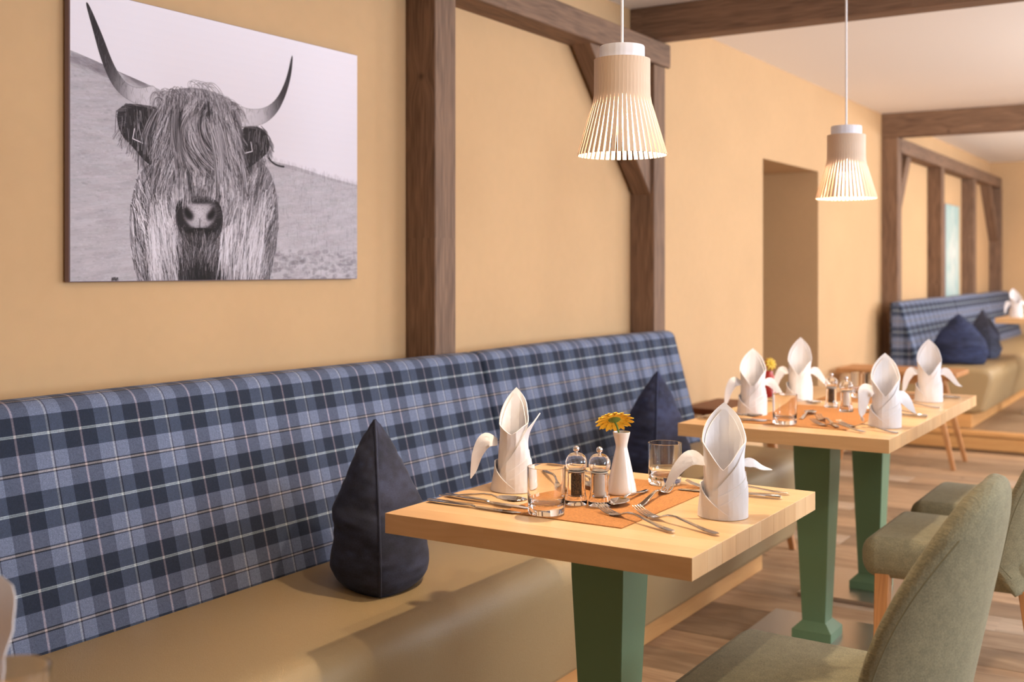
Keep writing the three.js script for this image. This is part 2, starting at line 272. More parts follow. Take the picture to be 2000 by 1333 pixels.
// timber frame
{
  const timber = (name, geo, label, category) => { const m = solo(name, geo, M.oak, label, category); m.userData.kind = 'structure'; return m; };
  const XF = X_FLUSH + 0.004, post = (s0, xb, xf, y0, y1, dark) => box(xf - xb, y1 - y0, 0.12, (xb + xf) / 2, (y0 + y1) / 2, -(s0 + 0.06), 0.006, 1);
  timber('timber_post', post(3.03, X_IN, XF, 0, 2.186), 'oak post between the animal picture and the first wall panel', 'post');
  timber('timber_post', post(S_P2, X_IN, XF, 0, 2.186), 'oak post behind the far end of the plaid bench', 'post');
  timber('timber_plate', box(0.14, 0.11, 3.6, XF - 0.06, 2.241, -3.08, 0.008, 2), 'long oak wall plate resting on the two nearer posts', 'beam');
  const brace = (a, b, w, x0, x1) => { // a, b: [s, y] ends of the lower edge; w: thickness
    const d = new THREE.Vector2(b[0] - a[0], b[1] - a[1]).normalize(), n = new THREE.Vector2(-d.y, d.x); if (n.y < 0) n.negate();
    const sh = new THREE.Shape([[a[0], a[1]], [b[0], b[1]], [b[0], b[1] + w / Math.abs(d.x)], [a[0] + Math.sign(b[0] - a[0]) * w / Math.abs(d.y), a[1]]].map(([s, y]) => new THREE.Vector2(s, y)));
    const g = new THREE.ExtrudeGeometry(sh, { depth: x1 - x0 - 0.008, bevelEnabled: true, bevelSize: 0.003, bevelThickness: 0.004, bevelSegments: 1, steps: 1 });
    // shape (s, y, depth) -> world (x, y, -s)
    g.rotateY(Math.PI / 2); g.translate(x0 + 0.004, 0, 0); return metreUV(g, 1);
  };
  timber('timber_brace', brace([4.14, 2.186], [4.72, 1.59], 0.105, -2.325, -2.235), 'slanted oak brace rising from the post behind the nearer pendant', 'brace');
  timber('ceiling_beam', box(X_R - X_IN, 0.15, 0.12, (X_R + X_IN) / 2, 2.375, -(S_P2 + 0.06), 0.006, 0), 'dark oak ceiling beam crossing above the nearer pendant', 'beam');
  // far bay
  timber('timber_post', post(S_P3, FAR_X, -2.1, 0, 2.24), 'oak post at the corner of the raised far bay', 'post');
  timber('ceiling_beam', box(X_R - FAR_X, 0.18, 0.13, (X_R + FAR_X) / 2, 2.33, -(S_P3 + 0.06), 0.006, 0), 'oak ceiling beam with a knot crossing before the raised far bay', 'beam');
  timber('timber_plate', box(0.126, 0.11, 4.5, -2.156, 2.184, -11.06, 0.006, 2), 'oak wall plate over the far bench', 'beam');
  timber('timber_post', post(10.28, FAR_X, -2.1, PLAT, 2.13), 'oak post before the pale picture in the far bay', 'post');
  timber('timber_post', post(11.76, FAR_X, -2.1, PLAT, 2.13), 'oak post just beyond the pale picture in the far bay', 'post');
  timber('timber_post', post(13.27, FAR_X, -2.1, PLAT, 2.13), 'oak post in the corner by the far end wall', 'post');
  timber('timber_brace', brace([9.3, 2.13], [8.86, 1.55], 0.1, FAR_X, -2.13), 'short slanted oak brace on the corner post of the far bay', 'brace');
  timber('timber_brace', brace([12.75, 2.13], [13.27, 1.55], 0.1, FAR_X, -2.13), 'slanted oak brace on the farthest post by the end wall', 'brace');
}

// ------------------------------------------------------------------ pictures
const W_COW = 1536, H_COW = 1024;
const cowTex = canvasTex(W_COW, H_COW, (c) => {
  const r = mulberry(2024), k = W_COW / 1500, K2 = H_COW / 1000, tone = (l, a = 1, g = 255 * Math.pow(Math.max(0, Math.min(255, l)) / 255, 1.28)) => `rgba(${Math.round(Math.min(255, g * 0.96 + 5))},${Math.round(Math.min(255, g * 0.955))},${Math.round(Math.min(255, g * 0.99 + 3))},${a})`;
  c.scale(k, K2); c.lineCap = 'round'; c.lineJoin = 'round';
  const path = (p, close = true) => { c.beginPath(); p.forEach(([x, y], i) => { const q = p[(i + 1) % p.length], last = p[(i + p.length - 1) % p.length]; if (!i) c.moveTo((last[0] + x) / 2, (last[1] + y) / 2); c.quadraticCurveTo(x, y, (x + q[0]) / 2, (y + q[1]) / 2); }); if (close) c.closePath(); };
  const inside = (p, x, y) => { let f = false; for (let i = 0, j = p.length - 1; i < p.length; j = i++) { const [a, b] = p[i], [d, e] = p[j]; if (b > y !== e > y && x < ((d - a) * (y - b)) / (e - b) + a) f = !f; } return f; };
  // sky
  let g = c.createLinearGradient(0, 0, 0, 560); g.addColorStop(0, tone(247)); g.addColorStop(1, tone(232)); c.fillStyle = g; c.fillRect(0, 0, 1500, 1000);
  // grassy hill falling to the right
  const hill = [[-20, 214], [29, 223], [109, 240], [202, 262], [379, 300], [615, 420], [944, 515], [1108, 529], [1317, 561], [1520, 583]];
  c.beginPath(); c.moveTo(-20, 1020); hill.forEach(([x, y]) => c.lineTo(x, y)); c.lineTo(1520, 1020); c.closePath(); c.fillStyle = tone(196); c.fill(); c.save(); c.clip();
  for (let i = 0; i < 2600; i++) { const x = r() * 1500, y = 200 + r() * 800, w = 14 + r() * 60; c.fillStyle = tone(150 + r() * 90, 0.10); c.beginPath(); c.ellipse(x, y, w, 3 + r() * 9, -0.1, 0, 7); c.fill(); }
  for (let i = 0; i < 9000; i++) { const x = r() * 1500, y = 210 + r() * 790; c.fillStyle = tone(r() < 0.5 ? 110 + r() * 60 : 225 + r() * 25, 0.085); c.beginPath(); c.ellipse(x, y, 2 + r() * 9, 1 + r() * 3, 0, 0, 7); c.fill(); }
  for (let i = 0; i < 60; i++) { const x = r() * 330, y = 225 + r() * 40 + x * 0.1; c.fillStyle = tone(120, 0.12); c.beginPath(); c.ellipse(x, y, 40, 10, 0.25, 0, 7); c.fill(); }
  for (let i = 0; i < 900; i++) { const x = 900 + r() * 600, y = 570 + r() * 430; c.strokeStyle = tone(100 + r() * 130, 0.22); c.lineWidth = 1 + r() * 2.4; c.beginPath(); c.moveTo(x, y); c.lineTo(x + (r() - 0.5) * 12, y - 8 - r() * 26); c.stroke(); }
  for (let i = 0; i < 200; i++) { const x = 960 + r() * 540, y = 880 + r() * 120; c.fillStyle = tone(90 + r() * 70, 0.2); c.beginPath(); c.ellipse(x, y, 4 + r() * 18, 3 + r() * 8, 0, 0, 7); c.fill(); }
  c.restore();
  for (let i = 0; i < 240; i++) { const x = 950 + r() * 560, y = 520 + (x - 944) * 0.115; c.strokeStyle = tone(140, 0.35); c.lineWidth = 1.4; c.beginPath(); c.moveTo(x, y + 8); c.lineTo(x + (r() - 0.5) * 8, y - r() * 26); c.stroke(); }
  for (let i = 0; i < 90; i++) { c.fillStyle = tone(70, 0.25); c.beginPath(); c.arc(170 + r() * 26, 988 + r() * 10, 1 + r() * 3, 0, 7); c.fill(); }
  // body
  const body = [[329, 572], [275, 632], [245, 751], [250, 886], [285, 1040], [931, 1040], [982, 884], [1002, 765], [990, 637], [925, 515], [615, 439]];
  path(body); c.fillStyle = tone(140); c.fill();
  const strand = (x, y, ang, len, curl, wid, col, al) => { c.strokeStyle = tone(col, al); c.lineWidth = wid; c.beginPath(); c.moveTo(x, y); const ex = x + Math.cos(ang) * len, ey = y + Math.sin(ang) * len, nx = -Math.sin(ang), ny = Math.cos(ang); c.bezierCurveTo(x + Math.cos(ang) * len * 0.33 + nx * curl, y + Math.sin(ang) * len * 0.33 + ny * curl, x + Math.cos(ang) * len * 0.66 - nx * curl, y + Math.sin(ang) * len * 0.66 - ny * curl, ex, ey); c.stroke(); };
  const chestDark = (x, y) => Math.exp(-(((x - 585) / 165) ** 2)) * Math.min(1, Math.max(0, (y - 760) / 170));
  for (let i = 0; i < 9000; i++) {
    const x = 235 + r() * 770, y = 440 + r() * 570; if (!inside(body, x, y)) continue;
    const side = (x - 600) / 380, edge = Math.abs(side), d = chestDark(x, y), band = 0.5 + 0.5 * Math.sin(x * 0.045 + Math.sin(y * 0.012) * 3);
    let lum = 112 + 150 * r() * (0.45 + 0.55 * band) + 40 * (side < 0 ? edge : edge * 0.4); if (side > 0.72) lum -= 45 * r(); lum *= 1 - 0.86 * d; if (y > 930) lum *= 0.9; if (r() < 0.27) lum *= 0.3;
    strand(x, y, Math.PI / 2 + side * 0.38 + (r() - 0.5) * 0.45, 46 + r() * 100, (r() - 0.5) * 46, 1.3 + r() * 2.6, lum, 0.75);
  }
  for (const [x0, y0, y1] of [[395, 600, 980], [440, 640, 1000], [350, 700, 960], [745, 660, 960], [800, 640, 990], [860, 660, 1000], [905, 620, 930], [710, 720, 900]]) for (let i = 0; i < 90; i++) { const y = y0 + r() * (y1 - y0); strand(x0 + (r() - 0.5) * 44 + Math.sin(y * 0.02) * 10, y, Math.PI / 2 + (x0 - 600) * 0.0006 + (r() - 0.5) * 0.3, 60 + r() * 90, (r() - 0.5) * 26, 1.5 + r() * 2, 205 + r() * 45, 0.55); }
  // horns
  const horn = (p, dark, light, tip) => { path(p); const h = c.createRadialGradient(...light, 20, ...light, tip); h.addColorStop(0, tone(226)); h.addColorStop(0.3, tone(204)); h.addColorStop(0.48, tone(128)); h.addColorStop(0.62, tone(72)); h.addColorStop(1, tone(58)); c.fillStyle = h; c.fill(); c.save(); c.clip(); for (let i = 0; i < 420; i++) { const q = p[Math.floor(r() * p.length)], x = q[0] + (r() - 0.5) * 60, y = q[1] + (r() - 0.5) * 60; c.strokeStyle = tone(r() < 0.4 ? 190 : 40, 0.16); c.lineWidth = 1 + r() * 2; c.beginPath(); c.moveTo(x, y); c.lineTo(x + (r() - 0.5) * 24, y + 10 + r() * 22); c.stroke(); } c.restore(); c.strokeStyle = tone(90, 0.25); c.lineWidth = 3; path(p); c.stroke(); };
  horn([[369, 281], [299, 309], [240, 305], [202, 273], [169, 227], [132, 148], [77, 51], [63, 40], [66, 61], [96, 146], [123, 227], [164, 305], [212, 346], [279, 368], [369, 380]], 0, [400, 330], 420);
  horn([[772, 309], [827, 321], [912, 309], [977, 271], [1021, 214], [1054, 146], [1077, 62], [1084, 72], [1074, 152], [1041, 240], [990, 319], [912, 373], [827, 390], [765, 385]], 0, [770, 340], 430);
  // ears
  const ear = (p, cx, cy, dir) => { path(p); c.fillStyle = tone(52); c.fill(); for (let i = 0; i < 900; i++) { const x = p[0][0] + (r() - 0.5) * 420, y = cy + (r() - 0.5) * 280; if (!inside(p, x, y)) continue; strand(x, y, Math.PI / 2 + dir * (0.5 - r() * 0.7), 30 + r() * 45, (r() - 0.5) * 16, 1.2 + r() * 2, r() < 0.3 ? 150 + r() * 60 : 30 + r() * 60, 0.6); } for (let i = 0; i < 260; i++) { const q = p[Math.floor(r() * p.length)], n = p[(p.indexOf(q) + 1) % p.length], t = r(), x = q[0] + (n[0] - q[0]) * t, y = q[1] + (n[1] - q[1]) * t, a = Math.atan2(y - cy, x - cx); strand(x, y, a * 0.4 + 0.6 * (Math.PI / 2), 18 + r() * 26, (r() - 0.5) * 8, 1.2 + r() * 1.4, 60 + r() * 80, 0.55); } };
  ear([[187, 403], [230, 370], [299, 366], [369, 366], [410, 426], [390, 534], [369, 576], [329, 583], [260, 521], [202, 480]], 310, 460, -0.6);
  ear([[765, 397], [899, 379], [944, 423], [948, 477], [899, 512], [827, 559], [778, 571]], 850, 460, 0.6);
  for (const [x, y, w] of [[268, 482, 1], [842, 476, -1]]) { c.strokeStyle = tone(240); c.lineWidth = 3.4; c.beginPath(); c.moveTo(x, y - 26); c.lineTo(x - 8 * w, y + 10); c.lineTo(x + 36 * w, y + 22); c.stroke(); }
  c.strokeStyle = tone(70); c.lineWidth = 8; c.beginPath(); c.moveTo(942, 506); c.quadraticCurveTo(972, 536, 1030, 534); c.stroke();
  // head under the hair
  const head = [[379, 320], [463, 285], [571, 268], [684, 278], [772, 310], [802, 420], [789, 544], [731, 644], [695, 690], [684, 828], [638, 872], [516, 873], [463, 833], [452, 727], [420, 646], [379, 559], [369, 430]];
  path(head); c.fillStyle = tone(150); c.fill();
  for (const [x, y, a, b, l] of [[424, 535, 36, 66, 0.75], [706, 560, 30, 56, 0.55], [575, 380, 40, 60, 0.35], [470, 640, 30, 60, 0.35], [690, 640, 30, 70, 0.45]]) { const q = c.createRadialGradient(x, y, 2, x, y, b); q.addColorStop(0, tone(24, l)); q.addColorStop(1, tone(24, 0)); c.fillStyle = q; c.beginPath(); c.ellipse(x, y, a * 1.6, b, 0, 0, 7); c.fill(); }
  // face hair above the muzzle
  for (let i = 0; i < 2600; i++) { const x = 400 + r() * 380, y = 500 + r() * 220, side = (x - 575) / 200; strand(x, y, Math.PI / 2 + side * 0.35 + (r() - 0.5) * 0.4, 40 + r() * 60, (r() - 0.5) * 14, 1.2 + r() * 2, r() < 0.28 ? 40 + r() * 50 : 140 + r() * 105, 0.65); }
  // muzzle
  path([[452, 727], [483, 690], [571, 674], [661, 688], [692, 732], [692, 805], [655, 850], [600, 870], [520, 866], [463, 810]]); c.fillStyle = tone(44); c.fill();
  c.save(); c.filter = 'blur(5px)'; path([[500, 706], [571, 712], [645, 702], [662, 734], [646, 778], [605, 802], [538, 805], [504, 780], [488, 741]]); g = c.createRadialGradient(568, 745, 10, 572, 750, 95); g.addColorStop(0, tone(208)); g.addColorStop(0.55, tone(182)); g.addColorStop(1, tone(104)); c.fillStyle = g; c.fill(); c.restore();
  for (let i = 0; i < 900; i++) { const x = 492 + r() * 166, y = 708 + r() * 92; c.fillStyle = tone(r() < 0.6 ? 90 + r() * 40 : 225, 0.16); c.beginPath(); c.arc(x, y, 0.8 + r() * 2.2, 0, 7); c.fill(); }
  for (const p of [[[506, 722], [520, 738], [540, 752], [536, 770], [510, 768], [495, 744]], [[645, 716], [634, 734], [612, 750], [615, 769], [640, 764], [655, 740]]]) { c.save(); c.filter = 'blur(4px)'; c.lineWidth = 16; c.strokeStyle = tone(70, 0.6); path(p); c.stroke(); c.fillStyle = tone(22); c.fill(); c.restore(); }
  c.save(); c.filter = 'blur(2px)'; c.strokeStyle = tone(70, 0.7); c.lineWidth = 5; c.beginPath(); c.moveTo(574, 768); c.lineTo(573, 812); c.stroke(); c.beginPath(); c.moveTo(505, 786); c.quadraticCurveTo(540, 814, 573, 804); c.quadraticCurveTo(610, 812, 648, 782); c.stroke(); c.restore();
  for (let i = 0; i < 520; i++) { const x = 470 + r() * 210; strand(x, 632 + r() * 26, Math.PI / 2 + (x - 575) * 0.002 + (r() - 0.5) * 0.5, 20 + r() * 34, (r() - 0.5) * 12, 1.2 + r() * 1.8, r() < 0.4 ? 40 + r() * 40 : 130 + r() * 110, 0.6); }
  path([[495, 812], [571, 800], [660, 806], [660, 845], [605, 880], [538, 876], [500, 845]]); c.fillStyle = tone(24); c.fill();
  for (let i = 0; i < 420; i++) { const x = 470 + r() * 215, y = 800 + r() * 90; strand(x, y, Math.PI / 2 + (x - 575) * 0.004 + (r() - 0.5) * 0.6, 26 + r() * 60, (r() - 0.5) * 14, 1 + r() * 1.4, r() < 0.35 ? 150 + r() * 60 : 30 + r() * 50, 0.6); }
  for (let i = 0; i < 300; i++) { const a = r() * Math.PI * 2; strand(575 + Math.cos(a) * 112, 760 + Math.sin(a) * 78, a * 0.3 + Math.PI / 2 * 0.7, 14 + r() * 24, 4, 1.2, 70 + r() * 60, 0.5); }
  // long fringe from the crown
  const lock = (x0, y0, x1, y1, bow, spread, n, hi) => { c.strokeStyle = tone(20, 0.22); c.lineWidth = spread * 0.9; c.beginPath(); c.moveTo(x0 + 9, y0 + 20); c.bezierCurveTo(x0 + 9 + (x1 - x0) / 3 + bow * 0.89, y0 + (y1 - y0) / 3, x0 + 9 + (x1 - x0) * 0.66 + bow * 0.89, y0 + (y1 - y0) * 0.66, x1 + 9, y1 - 14); c.stroke(); for (let i = 0; i < n; i++) { const j = (r() - 0.5) * spread, e = (r() - 0.5) * spread * 1.5, t0 = r() * 0.25, t1 = 0.75 + r() * 0.35, dx = x1 - x0, dy = y1 - y0, P = (t) => [x0 + dx * t + j + (e - j) * t + bow * 4 * t * (1 - t), y0 + dy * t]; const dark = r() < 0.34, q = [0, 1 / 3, 2 / 3, 1].map((k) => P(t0 + (t1 - t0) * k)); c.strokeStyle = tone(dark ? 22 + r() * 50 : hi - 58 + r() * 75, dark ? 0.62 : 0.7); c.lineWidth = dark ? 1 + r() * 2 : 1.1 + r() * 2.2; c.beginPath(); c.moveTo(...q[0]); c.bezierCurveTo(...q[1], ...q[2], ...q[3]); c.stroke(); } };
  for (let i = 0; i < 120; i++) { const a = (r() * 2 - 1), x0 = 575 + a * 175, y0 = 270 + 34 * a * a + r() * 60; lock(x0, y0, x0 + a * 60 + (r() - 0.5) * 90, y0 + 140 + r() * 250, (r() - 0.5) * 60, 26, 24, 172 + r() * 80); }
  for (let i = 0; i < 22; i++) { const x0 = 540 + r() * 80, y0 = 290 + r() * 60; lock(x0, y0, x0 - 60 + r() * 150, y0 + 210 + r() * 60, -70 - r() * 60, 20, 22, 215); }
  for (let i = 0; i < 20; i++) { const x0 = 600 + r() * 120, y0 = 300 + r() * 80; lock(x0, y0, x0 + 50 + r() * 40, y0 + 260 + r() * 90, 20 + r() * 26, 20, 22, 225); }
  for (let i = 0; i < 14; i++) { const x0 = 420 + r() * 60, y0 = 330 + r() * 60; lock(x0, y0, x0 + 20 - r() * 40, y0 + 190 + r() * 80, -22, 18, 18, 190); }
  // stray hairs that break the outline of the head
  for (let i = 0; i < 420; i++) { const a = r() * 2 - 1, x0 = 575 + a * 190, y0 = 282 + 40 * a * a + r() * 30, up = r(); c.strokeStyle = tone(r() < 0.3 ? 80 : 150 + r() * 80, 0.6); c.lineWidth = 1 + r() * 1.5; c.beginPath(); c.moveTo(x0, y0); c.bezierCurveTo(x0 + a * 10 - 14, y0 - 14 - up * 16, x0 + a * 46, y0 - 18 - up * 8, x0 + a * 60 + (r() - 0.5) * 30, y0 + 16 + r() * 40); c.stroke(); }
  for (let i = 0; i < 500; i++) { const w = r() < 0.5 ? -1 : 1, y0 = 380 + r() * 220, x0 = 575 + w * (172 + (r() - 0.6) * 50 - Math.max(0, y0 - 480) * 0.25); strand(x0, y0, Math.PI / 2 - w * (0.1 + r() * 0.5), 40 + r() * 70, (r() - 0.5) * 30, 1.2 + r() * 2, r() < 0.35 ? 60 : 150 + r() * 85, 0.6); }
  for (let i = 0; i < 26; i++) { const x0 = 520 + r() * 110, y0 = 272 + r() * 20; c.strokeStyle = tone(120 + r() * 70, 0.7); c.lineWidth = 1.4; c.beginPath(); c.moveTo(x0, y0); c.bezierCurveTo(x0 - 30, y0 - 30 - r() * 26, x0 + 40, y0 - 34 - r() * 20, x0 + 70, y0 + 10); c.stroke(); }
}, true);
cowTex.wrapS = cowTex.wrapT = THREE.ClampToEdgeWrapping;
{
  const s0 = 1.706, s1 = 2.755, y0 = 1.2175, y1 = 1.922, xf = -2.32;
  const p = thing('canvas_print', 'large black and white canvas print of a long-horned shaggy cow', 'picture', at((s0 + s1) / 2, xf - 0.007, (y0 + y1) / 2), Math.PI / 2);
  part('canvas_edge', box(s1 - s0, y1 - y0, 0.019, 0, 0, -0.0005, 0.003), M.canvasEdge, p, 'greyish wrapped canvas edge');
  part('print', new THREE.BoxGeometry(s1 - s0 - 0.004, y1 - y0 - 0.004, 0.001).translate(0, 0, 0.0096), std({ map: cowTex, roughness: 0.85 }), p, 'black and white cow photograph');
  const teal = dataTex(128, 192, (u, v) => { const n = N8(u, v * 1.5), w = Math.max(0, 1 - Math.hypot((u - 0.5) * 1.6, (v - 0.4) * 1.5)) * (0.5 + 0.5 * N8(v, u)); return [152 + 34 * n + 56 * w, 190 + 20 * n + 26 * w, 190 + 16 * n + 24 * w]; });
  const q = thing('wall_picture', 'pale teal picture hanging between two posts of the far bay', 'picture', at(11.25, FAR_X + 0.012, 1.4), Math.PI / 2);
  part('backing', box(0.62, 0.9, 0.018, 0, 0, -0.003, 0.003), M.canvasEdge, q); part('print', new THREE.BoxGeometry(0.61, 0.89, 0.002).translate(0, 0, 0.007), std({ map: teal, roughness: 0.5 }), q);
}

// ------------------------------------------------------------------ benches
function outline(pts, d) { // inset of a closed clockwise or counter-clockwise outline by d
  const n = pts.length; let area = 0; pts.forEach((p, i) => { const q = pts[(i + 1) % n]; area += p[0] * q[1] - q[0] * p[1]; }); const sg = Math.sign(area);
  return pts.map((p, i) => { const a = pts[(i + n - 1) % n], b = pts[(i + 1) % n], dx = b[0] - a[0], dy = b[1] - a[1], l = Math.hypot(dx, dy) || 1; return [p[0] - (dy / l) * d * sg, p[1] + (dx / l) * d * sg]; });
}
function roundCorners(pts, segs = 5) { // pts: [x, y, radius]
  const out = [], n = pts.length;
  pts.forEach(([x, y, r = 0], i) => {
    if (!r) return out.push([x, y]);
    const a = pts[(i + n - 1) % n], b = pts[(i + 1) % n], u = new THREE.Vector2(a[0] - x, a[1] - y).normalize(), w = new THREE.Vector2(b[0] - x, b[1] - y).normalize(), half = Math.acos(u.dot(w)) / 2, t = r / Math.tan(half);
    const p0 = [x + u.x * t, y + u.y * t], p1 = [x + w.x * t, y + w.y * t];
    for (let k = 0; k <= segs; k++) { const q = k / segs, A = (1 - q) ** 2, B = 2 * q * (1 - q), C = q * q; out.push([A * p0[0] + B * x + C * p1[0], A * p0[1] + B * y + C * p1[1]]); }
  });
  return out;
}
// outline in (x, y) swept along the wall from s0 to s1 with soft ends; uv: u = s, v = length along the outline from its first point
function upholstered(pts, s0, s1, soft, u0 = 0, v0 = 0, puff = 0) {
  const ends = [0, 0.3, 0.7, 1], st = []; for (const e of ends) st.push([s0 + soft * (1 - Math.cos(e * Math.PI / 2)), soft * (1 - Math.sin(e * Math.PI / 2))]);
  const mid = 24; for (let i = 1; i < mid; i++) st.push([s0 + soft + (s1 - s0 - 2 * soft) * i / mid, -puff * Math.sin(i / mid * Math.PI)]);
  for (const e of [...ends].reverse()) st.push([s1 - soft * (1 - Math.cos(e * Math.PI / 2)), soft * (1 - Math.sin(e * Math.PI / 2))]);
  const n = pts.length, arc = [0]; for (let i = 1; i <= n; i++) arc.push(arc[i - 1] + Math.hypot(pts[i % n][0] - pts[i - 1][0], pts[i % n][1] - pts[i - 1][1]));
  const pos = [], uv = [], idx = [], w = n + 1;
  st.forEach(([s, d]) => { const o = outline(pts, d); for (let i = 0; i <= n; i++) { const q = o[i % n]; pos.push(q[0], q[1], -s); uv.push(s - u0, arc[i] - v0); } });
  for (let j = 0; j < st.length - 1; j++) for (let i = 0; i < n; i++) { const a = j * w + i, b = a + 1, c = a + w, d = c + 1; idx.push(a, d, b, a, c, d); }
  for (const j of [0, st.length - 1]) { const tri0 = pos.length / 3, top = Math.max(...pts.map((p) => p[1])), tri = THREE.ShapeUtils.triangulateShape(Array.from({ length: n }, (_, i) => new THREE.Vector2(pos[(j * w + i) * 3], pos[(j * w + i) * 3 + 1])), []); for (let i = 0; i < n; i++) { const q = (j * w + i) * 3; pos.push(pos[q], pos[q + 1], pos[q + 2]); uv.push(pos[q] + 0.08, top - pos[q + 1] - 0.062); } for (const [a, b, c] of tri) j ? idx.push(tri0 + a, tri0 + c, tri0 + b) : idx.push(tri0 + a, tri0 + b, tri0 + c); }
  const g = new THREE.BufferGeometry(); g.setAttribute('position', new THREE.Float32BufferAttribute(pos, 3)); g.setAttribute('uv', new THREE.Float32BufferAttribute(uv, 2)); g.setIndex(idx);
  // outward faces
  const area = pts.reduce((t, p, i) => t + p[0] * pts[(i + 1) % n][1] - pts[(i + 1) % n][0] * p[1], 0); if (area < 0) { const a = g.index.array; for (let i = 0; i < a.length; i += 3) [a[i], a[i + 1]] = [a[i + 1], a[i]]; }
  return toCreasedNormals(g, 0.8);
}
const backOutline = (seatY, topY, dx) => roundCorners([[-2.205 + dx, topY - 0.2], [-2.205 + dx, topY, 0.03], [-2.128 + dx, topY, 0.045], [-1.995 + dx, seatY, 0], [-2.0 + dx, seatY - 0.1], [-2.205 + dx, seatY - 0.1]], 7);
function bench(label, s0, s1, panels, seatY, topY, floorY, dx, plinthEnd) {
  const b = thing('bench', label, 'bench', [0, 0, 0]);
  let p0 = s0; const O = backOutline(seatY, topY, dx);
  for (const p1 of panels) { part('backrest', upholstered(O, p0 + 0.003, p1 - 0.003, 0.018, p0 === s0 ? 1.5767 : 1.5767 + 0.043 * p1, 0.2 + 0.062 + 0.062, 0.006), M.tartan, b, 'blue plaid backrest panel'); p0 = p1; }
  const S = roundCorners([[-2.2 + dx, seatY - 0.02], [-2.02 + dx, seatY], [-1.75 + dx, seatY + 0.006], [-1.475 + dx, seatY, 0.085], [-1.555 + dx, floorY + 0.115, 0.04], [-1.62 + dx, floorY + 0.1], [-2.2 + dx, floorY + 0.1]], 8);
  part('seat', upholstered(S, s0, s1 - 0.03, 0.03, 0, 0, 0.002), M.leather, b, 'olive brown leather seat');
  part('plinth', box(0.54, 0.1, s1 - 0.22 - s0, -1.905 + dx, floorY + 0.05, -(s0 + s1 - 0.22) / 2, 0.004, 2), M.plinth, b, 'pale wooden plinth');
  return b;
}
bench('long wall bench with blue plaid back under the cow picture', 0.3, 4.75, [3.17, 4.75], 0.48, 0.968, 0, 0);
bench('far wall bench with blue plaid back on the raised floor', 8.5, 13.38, [10.39, 11.93, 13.36], 0.54, 1.005, PLAT, 0.1);

// cushions: lens-shaped in plan, drawn up to a peak
function makeCushion(seed, halfL, halfT, H, lean) {
  const n = noiseField(seed, 6), m = noiseField(seed + 1, 14);
  const K = [[0, 0.80], [0.05, 0.87], [0.1, 0.92], [0.16, 0.97], [0.22, 1], [0.34, 0.97], [0.49, 0.845], [0.64, 0.665], [0.78, 0.45], [0.9, 0.225], [0.96, 0.105], [1, 0.03]];
  const prof = (v) => { let i = 0; while (i < K.length - 2 && v > K[i + 1][0]) i++; const m0 = (q) => (K[Math.min(q + 1, K.length - 1)][1] - K[Math.max(q - 1, 0)][1]) / (K[Math.min(q + 1, K.length - 1)][0] - K[Math.max(q - 1, 0)][0]), h = K[i + 1][0] - K[i][0], t = (v - K[i][0]) / h, t2 = t * t, t3 = t2 * t; return (2 * t3 - 3 * t2 + 1) * K[i][1] + (t3 - 2 * t2 + t) * h * m0(i) + (3 * t2 - 2 * t3) * K[i + 1][1] + (t3 - t2) * h * m0(i + 1); };
  const Lp = (v) => halfL * prof(v), Tp = (v) => halfT * prof(v);
  return (u, v) => {
    const a = u * 2 * Math.PI, c = Math.cos(a), s = Math.sin(a), e = 0.5, l = Lp(v), t = Tp(v);
    const lx = Math.sign(c) * Math.abs(c) ** 1.0, tz = Math.sign(s) * Math.abs(s) ** (2 - e);
    const w = (v > 0.02 && v < 0.97 ? 1 : 0) * (0.012 * (n(u, v * 1.3) - 0.5) + 0.010 * Math.sin(v * 16 + 3 * n(u, v) + seed) * Math.exp(-(((v - 0.32) / 0.22) ** 2)) * Math.abs(s) + 0.004 * (m(u, v * 2) - 0.5));
    const sag = v < 0.12 ? (1 - v / 0.12) ** 2 * 0.012 * (1 - Math.abs(c)) : 0;
    return V(lx * (l + w) + lean[0] * v ** 2.2, v * H + sag, tz * (t + w) + lean[1] * v ** 2);
  };
}
function cushion(label, s, x, y, turn, mat, { halfL = 0.17, halfT = 0.112, H = 0.41, lean = [0, 0], seed = 5, pitch = 0 }) {
  const g = thing('cushion', label, 'cushion', at(s, x, y + 0.002), turn), fn = makeCushion(seed, halfL, halfT, H, lean);
  const body = mergeVertices(grid(fn, 72, 64, true)); const pos = body.attributes.position;
  const cap = grid((u, v) => { const p = fn(u, 0); return V(p.x * v, 0.0 + p.y * v + 0.004 * (1 - v), p.z * v); }, 72, 4, true);
  part('cover', mergeGeometries([grid(fn, 72, 64, true), cap]), mat, g);
  for (const k of [0, 0.5]) { const pts = Array.from({ length: 40 }, (_, i) => { const p = fn(k, 0.005 + i / 39 * 0.985); p.x += (k ? -1 : 1) * 0.001; return p; }); part('seam', new THREE.TubeGeometry(new THREE.CatmullRomCurve3(pts), 60, 0.0032, 6), mat, g); }
  return g;
}
cushion('dark charcoal velvet cushion on the bench in front of the near table', 2.173, -1.757, 0.484, -0.883, M.velvetDark, { lean: [-0.02, 0.012], seed: 5, halfL: 0.185, halfT: 0.124, H: 0.392 });
cushion('navy velvet cushion at the far end of the long bench, behind the flower', 3.825, -1.797, 0.484, -1.1, M.velvetBlue, { lean: [0.02, -0.012], seed: 9, halfL: 0.185, halfT: 0.128, H: 0.385 });
cushion('broad slate blue cushion at the near end of the far bench', 8.86, -1.68, 0.544, 0.18, M.velvetBlue, { halfL: 0.2, halfT: 0.12, H: 0.365, seed: 13, lean: [-0.01, -0.05] });
cushion('dark grey cushion behind the broad one on the far bench', 9.58, -1.64, 0.544, -1.15, M.velvet, { halfL: 0.2, halfT: 0.13, H: 0.38, seed: 17, lean: [-0.03, 0] });

